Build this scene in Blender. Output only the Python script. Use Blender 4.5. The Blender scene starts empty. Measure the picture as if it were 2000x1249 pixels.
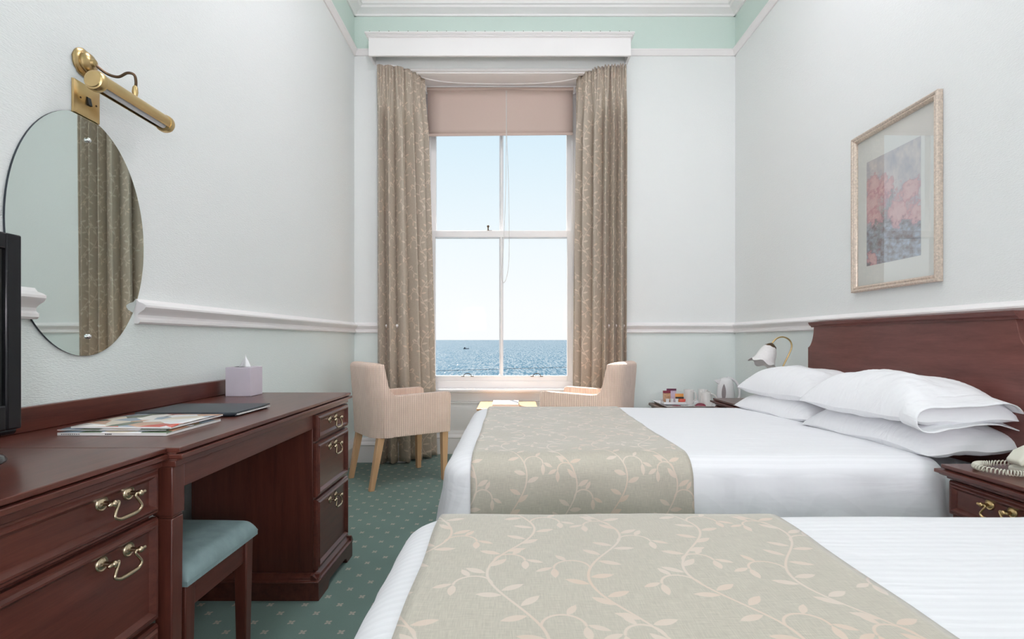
import bpy, math, random
from math import sin, cos, pi, radians as R, sqrt
from mathutils import Vector, noise

random.seed(7)
scene = bpy.context.scene
COL = scene.collection

# ------------------------------------------------------------------ camera
cam_d = bpy.data.cameras.new('camera')
cam_d.sensor_width = 36.0
cam_d.lens = 1040.0 / 2000.0 * 36.0
cam_d.shift_x = -0.0015
cam_d.shift_y = 0.01975
cam_d.clip_start = 0.02
cam_d.clip_end = 60000
cam = bpy.data.objects.new('camera', cam_d)
cam.location = (0, 0, 1.0)
cam.rotation_euler = (R(90), 0, 0)
COL.objects.link(cam)
scene.camera = cam

# ------------------------------------------------------------------ view + sky + sun
scene.view_settings.view_transform = 'Standard'
scene.view_settings.look = 'None'
scene.view_settings.exposure = 0.0
scene.view_settings.gamma = 1.0
scene.view_settings.use_curve_mapping = False
scene.cycles.max_bounces = 9
scene.cycles.diffuse_bounces = 6
scene.cycles.glossy_bounces = 3
scene.cycles.transmission_bounces = 4
scene.cycles.use_light_tree = False
scene.cycles.use_adaptive_sampling = True
scene.cycles.adaptive_threshold = 0.03
scene.cycles.transparent_max_bounces = 16
scene.cycles.sample_clamp_indirect = 8.0
scene.cycles.caustics_reflective = False
scene.cycles.caustics_refractive = False

SKY_STRENGTH = 1.04
SUN_STRENGTH = 13.0
FILL_FRONT_STRENGTH = 20.0        # added opal fill domes, out of frame, front half of the room
FILL_REAR_STRENGTH = 1.0        # added opal fill domes behind the camera
FILL_STAND_STRENGTH = 26.0       # added standing fill lamps behind the camera

w = bpy.data.worlds.new('sky')
scene.world = w
w.use_nodes = True
wn = w.node_tree
wn.nodes.clear()
geo = wn.nodes.new('ShaderNodeTexCoord')
sep = wn.nodes.new('ShaderNodeSeparateXYZ')
wn.links.new(geo.outputs['Generated'], sep.inputs[0])
ramp = wn.nodes.new('ShaderNodeValToRGB')
els = ramp.color_ramp.elements
els[0].position = 0.0
els[0].color = (0.965, 0.97, 0.975, 1)
els[1].position = 1.0
els[1].color = (0.33, 0.52, 0.80, 1)
for p_, c_ in ((0.05, (0.965, 0.97, 0.98, 1)), (0.17, (0.885, 0.94, 0.975, 1)), (0.36, (0.70, 0.85, 0.95, 1))):
    e_ = els.new(p_)
    e_.color = c_
wn.links.new(sep.outputs[2], ramp.inputs[0])
bg = wn.nodes.new('ShaderNodeBackground')
bg.inputs[1].default_value = SKY_STRENGTH
wo = wn.nodes.new('ShaderNodeOutputWorld')
wn.links.new(ramp.outputs[0], bg.inputs[0])
wn.links.new(bg.outputs[0], wo.inputs[0])

sun_d = bpy.data.lights.new('sun', 'SUN')
sun_d.energy = SUN_STRENGTH
sun_d.angle = R(0.6)
sun_d.color = (1.0, 0.94, 0.86)
sun = bpy.data.objects.new('sun', sun_d)
SAZ, SEL = R(19), R(58)
to_sun = Vector((-sin(SAZ) * cos(SEL), cos(SAZ) * cos(SEL), sin(SEL)))
sun.rotation_euler = (-to_sun).to_track_quat('-Z', 'Y').to_euler()
sun.location = (0, 8, 12)
COL.objects.link(sun)


# ------------------------------------------------------------------ node maths
class X:
    """A scalar socket (or number) in a node tree, with arithmetic."""
    def __init__(s, nt, v):
        s.nt, s.v = nt, v

    def _op(s, op, *o):
        n = s.nt.nodes.new('ShaderNodeMath')
        n.operation = op
        for i, q in enumerate((s,) + o):
            q = q.v if isinstance(q, X) else q
            if isinstance(q, (int, float)):
                n.inputs[i].default_value = q
            else:
                s.nt.links.new(q, n.inputs[i])
        return X(s.nt, n.outputs[0])

    def __add__(s, o): return s._op('ADD', o)
    def __sub__(s, o): return s._op('SUBTRACT', o)
    def __mul__(s, o): return s._op('MULTIPLY', o)
    def __truediv__(s, o): return s._op('DIVIDE', o)
    def rsub(s, a): return X(s.nt, a)._op('SUBTRACT', s)
    def fract(s): return s._op('FRACT')
    def floor(s): return s._op('FLOOR')
    def sin(s): return s._op('SINE')
    def abs(s): return s._op('ABSOLUTE')
    def sqrt(s): return s._op('SQRT')
    def pow(s, o): return s._op('POWER', o)
    def min(s, o): return s._op('MINIMUM', o)
    def max(s, o): return s._op('MAXIMUM', o)
    def gt(s, o): return s._op('GREATER_THAN', o)
    def clamp(s):
        r = s._op('ADD', 0.0)
        r.v.node.use_clamp = True
        return r


def new_mat(name):
    m = bpy.data.materials.new(name)
    m.use_nodes = True
    nt = m.node_tree
    return m, nt, nt.nodes['Principled BSDF']


def coords(nt, kind='Object'):
    tc = nt.nodes.new('ShaderNodeTexCoord')
    sp = nt.nodes.new('ShaderNodeSeparateXYZ')
    nt.links.new(tc.outputs[kind], sp.inputs[0])
    return tc.outputs[kind], X(nt, sp.outputs[0]), X(nt, sp.outputs[1]), X(nt, sp.outputs[2])


def world_pos(nt):
    g = nt.nodes.new('ShaderNodeNewGeometry')
    sp = nt.nodes.new('ShaderNodeSeparateXYZ')
    nt.links.new(g.outputs['Position'], sp.inputs[0])
    return g.outputs['Position'], X(nt, sp.outputs[0]), X(nt, sp.outputs[1]), X(nt, sp.outputs[2])


def noise_tex(nt, vec, scale, detail=2.0, rough=0.5, stretch=None, distortion=0.0):
    if stretch:
        mp = nt.nodes.new('ShaderNodeMapping')
        mp.inputs['Scale'].default_value = stretch
        nt.links.new(vec, mp.inputs[0])
        vec = mp.outputs[0]
    n = nt.nodes.new('ShaderNodeTexNoise')
    n.inputs['Scale'].default_value = scale
    n.inputs['Detail'].default_value = detail
    n.inputs['Roughness'].default_value = rough
    n.inputs['Distortion'].default_value = distortion
    nt.links.new(vec, n.inputs['Vector'])
    return X(nt, n.outputs['Fac'])


def mix(nt, fac, a, b):
    n = nt.nodes.new('ShaderNodeMix')
    n.data_type = 'RGBA'
    for i, q in ((0, fac), (6, a), (7, b)):
        q = q.v if isinstance(q, X) else q
        if isinstance(q, (int, float)):
            n.inputs[i].default_value = q
        elif isinstance(q, tuple):
            n.inputs[i].default_value = q if len(q) == 4 else q + (1.0,)
        else:
            nt.links.new(q, n.inputs[i])
    return n.outputs[2]


def bump(nt, bsdf, h, strength=0.3, dist=0.002):
    b = nt.nodes.new('ShaderNodeBump')
    b.inputs['Strength'].default_value = strength
    b.inputs['Distance'].default_value = dist
    nt.links.new(h.v, b.inputs['Height'])
    nt.links.new(b.outputs[0], bsdf.inputs['Normal'])


def plain(name, c, rough=0.5, metal=0.0, coat=0.0, var=0.06, nscale=12.0, bumps=0.0, bscale=200.0, spec=0.5, sub=0.0):
    m, nt, b = new_mat(name)
    vec = coords(nt)[0]
    n = noise_tex(nt, vec, nscale, 2)
    dark = tuple(x * (1 - var) for x in c)
    lite = tuple(min(1, x * (1 + var)) for x in c)
    nt.links.new(mix(nt, n, dark, lite), b.inputs['Base Color'])
    b.inputs['Roughness'].default_value = rough
    b.inputs['Metallic'].default_value = metal
    b.inputs['Coat Weight'].default_value = coat
    b.inputs['Coat Roughness'].default_value = 0.15
    b.inputs['Specular IOR Level'].default_value = spec
    if bumps:
        bump(nt, b, noise_tex(nt, vec, bscale, 2), bumps, 0.001)
    return m


def wood(name, c, c2, axis, rough=0.3, coat=0.3, scale=9.0, stretch=14.0):
    m, nt, b = new_mat(name)
    vec = world_pos(nt)[0] if axis.isupper() else coords(nt)[0]
    st = [stretch] * 3
    st['xyz'.index(axis.lower())] = 1.0
    g = noise_tex(nt, vec, scale * 0.35, 4, 0.6, tuple(st), 0.15)
    f = noise_tex(nt, vec, scale * 3, 4, 0.65, tuple(st))
    k = ((g * 1.6 - 0.45) * 0.7 + (f - 0.5) * 0.5 + 0.15).clamp()
    nt.links.new(mix(nt, k, c, c2), b.inputs['Base Color'])
    b.inputs['Roughness'].default_value = rough
    b.inputs['Coat Weight'].default_value = coat
    b.inputs['Specular IOR Level'].default_value = 0.32
    b.inputs['Coat Roughness'].default_value = 0.12
    bump(nt, b, f, 0.06, 0.0006)
    return m


def vine_field(nt, U, V):
    su, sv = 0.335, 0.42
    best = None
    stem = lambda q: 0.045 * sin(2 * pi * q / sv)
    leaves = []
    for q, a_ in ((-.190, 2.5), (-.165, .45), (-.125, 2.75), (-.100, .25), (-.035, -.35), (-.012, 2.35), (.022, .1), (.035, 2.6), (.100, .55), (.125, 2.3), (.178, .35), (.190, 2.6)):
        leaves.append((stem(q) + .024 * cos(a_), q + .024 * sin(a_), a_, .0205))
    arcs = []
    for q, sd, r_ in ((.060, 1, .031), (-.065, -1, .031), (.152, -1, .027)):
        c_ = stem(q) + sd * r_
        arcs.append((c_, q, r_, 1))
        e_ = c_ + sd * r_
        leaves += [(e_, q - .019, -pi / 2, .0185), (e_ + sd * .017, q - .004, -pi / 2 + sd * 1.1, .0165), (c_ + sd * r_ * .5, q + r_ + .013, pi / 2 - sd * .5, .0165)]

    def acc(f):
        nonlocal best
        best = f if best is None else best.max(f)
    for du, dv, fl in ((0.0, 0.0, 1.0), (0.5, 0.43, -1.0)):
        x = ((U / su + du).fract() - 0.5) * (su * fl)
        y = ((V / sv + dv).fract() - 0.5) * sv
        acc((x - (y * (2 * pi / sv)).sin() * 0.045).abs().rsub(0.0024))
        for cx, cy, r, sgn in arcs:
            ax, ay = x - cx, y - cy
            ring = ((ax * ax + ay * ay).sqrt() - r).abs().rsub(0.0021)
            acc(ring.min(ay * sgn))
        for cx, cy, a, ln in leaves:
            ax, ay = x - cx, y - cy
            lx = (ax * cos(a) + ay * sin(a)) / ln
            ly = (ay * cos(a) - ax * sin(a)).abs()
            acc((lx * lx).rsub(1.0) * (ln * 0.36) - ly)
    return (best / 0.0016 + 0.5).clamp()


def vine_fabric(name, base, vine, sheen=0.1):
    m, nt, b = new_mat(name)
    tc = nt.nodes.new('ShaderNodeUVMap')
    sp = nt.nodes.new('ShaderNodeSeparateXYZ')
    nt.links.new(tc.outputs[0], sp.inputs[0])
    U, V = X(nt, sp.outputs[0]), X(nt, sp.outputs[1])
    f = vine_field(nt, U, V)
    vec = tc.outputs[0]
    wx = noise_tex(nt, vec, 40, 2, 0.5, (14, 1, 1))
    wy = noise_tex(nt, vec, 40, 2, 0.5, (1, 14, 1))
    weave = (wx + wy) * 0.5
    dk = tuple(x * 0.80 for x in base)
    lt = tuple(min(1, x * 1.18) for x in base)
    cb = mix(nt, ((weave - 0.5) * 2.2 + 0.5).clamp(), dk, lt)
    blot = noise_tex(nt, vec, 6, 2)
    vv = mix(nt, ((blot - 0.4) * 4).clamp(), vine, tuple(x * q for x, q in zip(vine, (0.98, 0.90, 0.84))))
    nt.links.new(mix(nt, f * 0.88, cb, vv), b.inputs['Base Color'])
    b.inputs['Roughness'].default_value = 0.62
    b.inputs['Sheen Weight'].default_value = sheen
    b.inputs['Sheen Roughness'].default_value = 0.35
    nt.links.new((f * -0.22 + 0.66).v, b.inputs['Roughness'])
    bump(nt, b, weave, 0.12, 0.001)
    return m


def wall_mat(name):
    m, nt, b = new_mat(name)
    vec, x, y, z = world_pos(nt)
    blot = noise_tex(nt, vec, 1.3, 1)
    mid = mix(nt, blot, (0.795, 0.815, 0.805), (0.815, 0.832, 0.823))
    low = mix(nt, blot, (0.77, 0.83, 0.81), (0.79, 0.845, 0.825))
    top = mix(nt, blot, (0.63, 0.745, 0.69), (0.655, 0.765, 0.71))
    c = mix(nt, z.gt(1.095), low, mid)
    c = mix(nt, z.gt(3.345), c, top)
    nt.links.new(c, b.inputs['Base Color'])
    b.inputs['Roughness'].default_value = 0.62
    # embossed paper: short horizontal dashes
    d = noise_tex(nt, vec, 115, 1, 0.55, (0.8, 0.8, 3.6))
    bump(nt, b, d, 0.42, 0.004)
    return m


def carpet_mat():
    m, nt, b = new_mat('carpet_green')
    vec, x, y, z = world_pos(nt)
    # diagonal lattice
    sx, sy = 0.131, 0.1255
    best = None
    for ox, oy in ((0, 0), (0.5, 0.5)):
        u = ((x / sx + ox).fract() - 0.5) * sx
        v = ((y / sy + oy).fract() - 0.5) * sy
        for px, py in ((1, 1), (1, -1)):
            # two crossing petals, pinched in the middle
            lx = (u * px + v * py * 0.9) / 0.0200
            ly = (u * px - v * py * 0.9).abs()
            q = (lx.abs() - 0.55).abs()
            f = (q * q * 4.0).rsub(1.0) * 0.0064 - ly
            best = f if best is None else best.max(f)
    motif = (best / 0.0012 + 0.5).clamp()
    pile = noise_tex(nt, vec, 420, 2)
    big = noise_tex(nt, vec, 3, 2)
    g = mix(nt, (pile * 0.9 + (big - 0.5) * 0.5).clamp(), (0.085, 0.150, 0.128), (0.19, 0.292, 0.255))
    pk = mix(nt, pile, (0.46, 0.34, 0.29), (0.70, 0.56, 0.49))
    nt.links.new(mix(nt, motif * 0.68, g, pk), b.inputs['Base Color'])
    b.inputs['Roughness'].default_value = 0.95
    b.inputs['Sheen Weight'].default_value = 0.2
    bump(nt, b, pile, 0.6, 0.004)
    return m


def cord_mat():
    m, nt, b = new_mat('ribbed_chair_fabric')
    vec, x, y, z = coords(nt)
    k = 2 * pi / 0.0135
    rib = (((x + y.abs()) * k).sin() * 0.5 + 0.5).pow(0.6)
    cut = ((z * (2 * pi / 0.0125)).sin() * 0.5 + 0.5).pow(0.35)
    h = rib * (cut * 0.22 + 0.78)
    n = noise_tex(nt, vec, 14, 3)
    c = mix(nt, (h * 0.95 + (n - 0.5) * 0.4).clamp(), (0.56, 0.385, 0.30), (0.95, 0.745, 0.63))
    nt.links.new(c, b.inputs['Base Color'])
    b.inputs['Roughness'].default_value = 0.85
    b.inputs['Sheen Weight'].default_value = 0.3
    bump(nt, b, h, 0.5, 0.004)
    return m


def linen_mat(name, c, stripes=0.965, bs=0.45):
    m, nt, b = new_mat(name)
    vec, x, y, z = coords(nt)
    stripe = ((y * (2 * pi / 0.021)).sin() * 3 + 0.5).clamp()
    n = noise_tex(nt, vec, 5, 3, 0.6)
    nt.links.new(mix(nt, stripe, tuple(q * stripes for q in c), c), b.inputs['Base Color'])
    nt.links.new((stripe * -0.15 + 0.75).v, b.inputs['Roughness'])
    b.inputs['Sheen Weight'].default_value = 0.1
    wr = noise_tex(nt, vec, 2.2, 3, 0.6, (1.0, 5.0, 5.0), 0.6)
    bump(nt, b, n + wr * 0.8, bs, 0.012)
    return m


def pane_mat(ior=1.45):
    m = bpy.data.materials.new('window_glass')
    m.use_nodes = True
    nt = m.node_tree
    nt.nodes.clear()
    t = nt.nodes.new('ShaderNodeBsdfTransparent')
    t.inputs[0].default_value = (0.985, 0.995, 0.995, 1)
    g = nt.nodes.new('ShaderNodeBsdfGlossy')
    g.inputs['Roughness'].default_value = 0.01
    fr = nt.nodes.new('ShaderNodeFresnel')
    fr.inputs[0].default_value = ior
    n = noise_tex(nt, world_pos(nt)[0], 1.2, 2)
    bp = nt.nodes.new('ShaderNodeBump')
    bp.inputs['Strength'].default_value = 0.02
    nt.links.new(n.v, bp.inputs['Height'])
    nt.links.new(bp.outputs[0], g.inputs['Normal'])
    mx = nt.nodes.new('ShaderNodeMixShader')
    gg = nt.nodes.new('ShaderNodeNewGeometry')
    fac = X(nt, fr.outputs[0]) * X(nt, gg.outputs['Backfacing']).rsub(1.0)
    nt.links.new(fac.v, mx.inputs[0])
    nt.links.new(t.outputs[0], mx.inputs[1])
    nt.links.new(g.outputs[0], mx.inputs[2])
    o = nt.nodes.new('ShaderNodeOutputMaterial')
    nt.links.new(mx.outputs[0], o.inputs[0])
    return m


def sea_mat():
    m, nt, b = new_mat('sea_water')
    vec, x, y, z = world_pos(nt)
    n1 = noise_tex(nt, vec, 0.75, 4, 0.7, (1.0, 0.09, 1.0))
    mp = nt.nodes.new('ShaderNodeMapping')
    mp.inputs['Location'].default_value = (37.0, 11.0, 5.0)
    nt.links.new(vec, mp.inputs[0])
    n2 = noise_tex(nt, mp.outputs[0], 0.95, 4, 0.75, (1.0, 0.085, 1.0))
    nt.links.new(mix(nt, n1, (0.026, 0.066, 0.102), (0.06, 0.125, 0.175)), b.inputs['Base Color'])
    b.inputs['Roughness'].default_value = 0.16
    b.inputs['IOR'].default_value = 1.33
    b.inputs['Specular IOR Level'].default_value = 0.29
    # choppy facets: two independent slopes
    cx = nt.nodes.new('ShaderNodeCombineXYZ')
    nt.links.new(((n1 - 0.5) * 1.1).v, cx.inputs[0])
    nt.links.new(((n2 - 0.55) * 2.3).v, cx.inputs[1])
    cx.inputs[2].default_value = 1.0
    nm = nt.nodes.new('ShaderNodeVectorMath')
    nm.operation = 'NORMALIZE'
    nt.links.new(cx.outputs[0], nm.inputs[0])
    nt.links.new(nm.outputs[0], b.inputs['Normal'])
    return m


def art_mat():
    m, nt, b = new_mat('watercolour_print')
    tc = nt.nodes.new('ShaderNodeUVMap')
    vec = tc.outputs[0]
    sp = nt.nodes.new('ShaderNodeSeparateXYZ')
    nt.links.new(vec, sp.inputs[0])
    U, V = X(nt, sp.outputs[0]), X(nt, sp.outputs[1])
    wob = noise_tex(nt, vec, 6, 4, 0.6)
    wob2 = noise_tex(nt, vec, 9, 4, 0.6, (1, 2, 1))
    u = U + (wob - 0.5) * 0.55
    v = (V + (wob2 - 0.5) * 0.30) * 1.9
    wash = mix(nt, ((wob - 0.35) * 3).clamp(), (0.50, 0.48, 0.52), (0.74, 0.66, 0.62))
    low = mix(nt, ((wob2 - 0.35) * 3).clamp(), (0.26, 0.20, 0.20), (0.48, 0.56, 0.66))
    c = mix(nt, ((v - 0.75) * -4 + 0.5).clamp(), wash, low)
    # leaf stroke
    st = ((u - (v - 0.3) * 0.42 - 0.12).abs() * -9 + 0.85).clamp() * ((v - 1.35) * -5).clamp()
    c = mix(nt, st * 0.7, c, (0.25, 0.25, 0.24))
    for cx, cy, r in ((0.15, 1.42, .22), (0.42, 1.30, .20), (0.12, 1.12, .24), (0.62, 0.82, .26), (0.80, 1.12, .20), (0.16, 0.86, .18), (0.95, 0.70, .2), (0.1, .1, .15)):
        ax, ay = u - cx, v - cy
        pt = nt.nodes.new('ShaderNodeMath')
        pt.operation = 'ARCTAN2'
        nt.links.new(ay.v, pt.inputs[0])
        nt.links.new(ax.v, pt.inputs[1])
        d = (ax * ax + ay * ay).sqrt() / r * ((X(nt, pt.outputs[0]) * 2.5).sin().abs() * -0.35 + 1.22)
        blob = ((d - 1.0) * -3).clamp()
        edge = (d * 1.15).pow(3.0).clamp()
        pet = mix(nt, edge, (0.80, 0.52, 0.50), (0.55, 0.19, 0.24))
        c = mix(nt, blob * 0.85, c, pet)
    nt.links.new(c, b.inputs['Base Color'])
    b.inputs['Roughness'].default_value = 0.6
    return m


def cover_mat(name, seed):
    m, nt, b = new_mat(name)
    vec = coords(nt)[0]
    v = nt.nodes.new('ShaderNodeTexVoronoi')
    v.inputs['Scale'].default_value = 16
    mp = nt.nodes.new('ShaderNodeMapping')
    mp.inputs['Location'].default_value = (seed * 3.1, seed * 1.7, 0)
    nt.links.new(vec, mp.inputs[0])
    nt.links.new(mp.outputs[0], v.inputs['Vector'])
    sp = nt.nodes.new('ShaderNodeSeparateColor')
    nt.links.new(v.outputs['Color'], sp.inputs[0])
    rp = nt.nodes.new('ShaderNodeValToRGB')
    rp.color_ramp.interpolation = 'CONSTANT'
    cs = [(0.80, 0.77, 0.72), (0.55, 0.33, 0.22), (0.80, 0.80, 0.80), (0.12, 0.16, 0.10), (0.55, 0.10, 0.07), (0.70, 0.62, 0.50), (0.30, 0.36, 0.42)]
    while len(rp.color_ramp.elements) < len(cs):
        rp.color_ramp.elements.new(0.5)
    for i, c in enumerate(cs):
        rp.color_ramp.elements[i].position = i / len(cs)
        rp.color_ramp.elements[i].color = c + (1,)
    nt.links.new(sp.outputs[0], rp.inputs[0])
    nt.links.new(rp.outputs[0], b.inputs['Base Color'])
    b.inputs['Roughness'].default_value = 0.25
    return m


M = {}
M['wall'] = wall_mat('mint_wall_paper')
M['white'] = plain('white_gloss_paint', (0.875, 0.85, 0.845), 0.35, var=0.03, nscale=4)
M['ceil'] = plain('ceiling_mint_paint', (0.66, 0.75, 0.705), 0.7, var=0.03, nscale=2)
M['carpet'] = carpet_mat()
M['mahog'] = wood('mahogany_along_desk', (0.052, 0.0135, 0.0100), (0.165, 0.048, 0.032), 'Y', 0.30, 0.14)
M['mahog_v'] = wood('mahogany_upright_grain', (0.055, 0.0145, 0.0105), (0.16, 0.046, 0.030), 'Z', 0.32, 0.18)
M['mahog_head'] = wood('mahogany_headboard', (0.088, 0.027, 0.023), (0.235, 0.086, 0.070), 'Y', 0.36, 0.12, 6, 9)
M['oak'] = wood('light_oak', (0.60, 0.34, 0.175), (0.78, 0.50, 0.29), 'z', 0.42, 0.1)
M['oak_top'] = wood('light_oak_top', (0.50, 0.28, 0.14), (0.64, 0.40, 0.22), 'x', 0.4, 0.15)
M['oak_dark'] = wood('brown_table_wood', (0.16, 0.10, 0.075), (0.26, 0.175, 0.13), 'x', 0.4, 0.1)
M['brass'] = plain('antique_brass', (0.46, 0.33, 0.16), 0.28, 1.0, var=0.15, nscale=30)
M['brass_hi'] = plain('satin_brass', (0.62, 0.45, 0.22), 0.30, 1.0, var=0.08, nscale=20)
M['handle'] = plain('worn_brass_handle', (0.52, 0.42, 0.29), 0.25, 1.0, var=0.2, nscale=60)
M['bronze'] = plain('dark_bronze', (0.09, 0.055, 0.03), 0.35, 0.8)
M['chrome'] = plain('chrome', (0.75, 0.75, 0.76), 0.12, 1.0, var=0.02)
M['cord_fab'] = cord_mat()
M['linen'] = linen_mat('white_striped_linen', (0.855, 0.862, 0.885))
M['pillow'] = linen_mat('white_pillow_cotton', (0.86, 0.866, 0.885), 0.995, 0.8)
M['runner'] = vine_fabric('sage_vine_runner_cloth', (0.505, 0.470, 0.390), (0.68, 0.585, 0.50), 0.4)
M['curtain'] = vine_fabric('taupe_vine_curtain_cloth', (0.43, 0.365, 0.295), (0.64, 0.55, 0.455))
M['blind'] = plain('taupe_blind_cloth', (0.55, 0.43, 0.375), 0.75, var=0.04, nscale=300)
M['black'] = plain('black_gloss_plastic', (0.008, 0.008, 0.010), 0.18, spec=0.3)
M['screen'] = plain('dark_screen', (0.006, 0.007, 0.007), 0.10, spec=0.3)
M['teal'] = plain('teal_seat_fabric', (0.215, 0.30, 0.305), 0.8, var=0.25, nscale=25, bumps=0.3)
M['lilac'] = plain('pale_lilac_card', (0.63, 0.575, 0.65), 0.5, var=0.08, nscale=9)
M['tissue'] = plain('white_tissue', (0.86, 0.86, 0.87), 0.9, var=0.02)
M['navy'] = plain('navy_leatherette', (0.018, 0.026, 0.036), 0.38, var=0.3, nscale=40, bumps=0.2, bscale=300)
M['paper'] = plain('white_paper', (0.78, 0.77, 0.75), 0.7, var=0.04, nscale=30)
M['cover_a'] = cover_mat('magazine_cover_print', 1)
M['cover_b'] = cover_mat('magazine_cover_print_green', 4)
M['ceramic'] = plain('white_china', (0.78, 0.76, 0.74), 0.15, var=0.02)
M['plastic_w'] = plain('white_plastic', (0.80, 0.79, 0.80), 0.25, var=0.02)
M['grey_gauge'] = plain('grey_gauge_plastic', (0.28, 0.24, 0.25), 0.2)
M['steel'] = plain('spoon_steel', (0.62, 0.62, 0.64), 0.2, 1.0)
M['maroon'] = plain('maroon_foil', (0.20, 0.012, 0.035), 0.3, var=0.3, nscale=60)
M['plum'] = plain('plum_foil', (0.13, 0.02, 0.06), 0.35, var=0.2)
M['orange'] = plain('orange_foil', (0.72, 0.30, 0.07), 0.4, var=0.1)
M['redpack'] = plain('red_foil', (0.66, 0.09, 0.06), 0.4, var=0.2)
M['pinkpack'] = plain('lilac_foil', (0.62, 0.50, 0.62), 0.4, var=0.15, nscale=60)
M['brownpack'] = plain('brown_print_foil', (0.45, 0.25, 0.14), 0.4, var=0.7, nscale=90)
M['ink'] = plain('dark_print', (0.03, 0.03, 0.03), 0.5)
M['phone'] = plain('cream_phone_plastic', (0.66, 0.65, 0.55), 0.35, var=0.03)
M['mount'] = plain('cream_mount_board', (0.84, 0.82, 0.775), 0.7, var=0.02)
M['gilt'] = plain('speckled_gilt', (0.72, 0.60, 0.51), 0.32, 0.7, var=0.4, nscale=120, bumps=0.2, bscale=150)
M['art'] = art_mat()
M['pane'] = pane_mat(1.12)
M['sea'] = sea_mat()
M['ground'] = plain('pale_ground', (0.30, 0.29, 0.27), 0.9)
M['darkboat'] = plain('dark_boat_paint', (0.03, 0.04, 0.06), 0.5)
M['dark'] = plain('dark_gap', (0.02, 0.015, 0.012), 0.8)
M['cream_mould'] = plain('white_cord', (0.62, 0.60, 0.57), 0.6)


def mirror_mat():
    m, nt, b = new_mat('silvered_mirror')
    n = noise_tex(nt, coords(nt)[0], 2, 1)
    nt.links.new(mix(nt, n, (0.60, 0.665, 0.635), (0.61, 0.675, 0.645)), b.inputs['Base Color'])
    b.inputs['Metallic'].default_value = 1.0
    b.inputs['Roughness'].default_value = 0.012
    return m


def picture_glass():
    m = pane_mat(2.35)
    m.name = 'picture_glass'
    return m


def shade_mat():
    m, nt, b = new_mat('frosted_lamp_glass')
    n = noise_tex(nt, coords(nt)[0], 60, 4)
    nt.links.new(mix(nt, n, (0.80, 0.77, 0.76), (0.95, 0.93, 0.92)), b.inputs['Base Color'])
    b.inputs['Roughness'].default_value = 0.4
    b.inputs['Transmission Weight'].default_value = 0.12
    b.inputs['Subsurface Weight'].default_value = 0.0
    bump(nt, b, n, 0.3, 0.002)
    return m


def fill_glow_mat(name, strength):  # glow for the fill lamps added out of frame
    m, nt, b = new_mat(name)
    n = noise_tex(nt, coords(nt)[0], 3, 1)
    nt.links.new(mix(nt, n, (0.985, 0.925, 1.0), (0.99, 0.935, 1.0)), b.inputs['Emission Color'])
    b.inputs['Base Color'].default_value = (0.9, 0.88, 0.85, 1)
    b.inputs['Emission Strength'].default_value = strength
    return m


M['mirror'] = mirror_mat()
M['pglass'] = picture_glass()
M['shade'] = shade_mat()
M['lamp'] = fill_glow_mat('lit_opal_glass', FILL_FRONT_STRENGTH)  # glow of the added ceiling domes
M['lamp_rear'] = fill_glow_mat('lit_opal_glass_rear', FILL_REAR_STRENGTH)
M['lamp_shade_lit'] = fill_glow_mat('lit_fabric_shade', FILL_STAND_STRENGTH)


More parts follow.
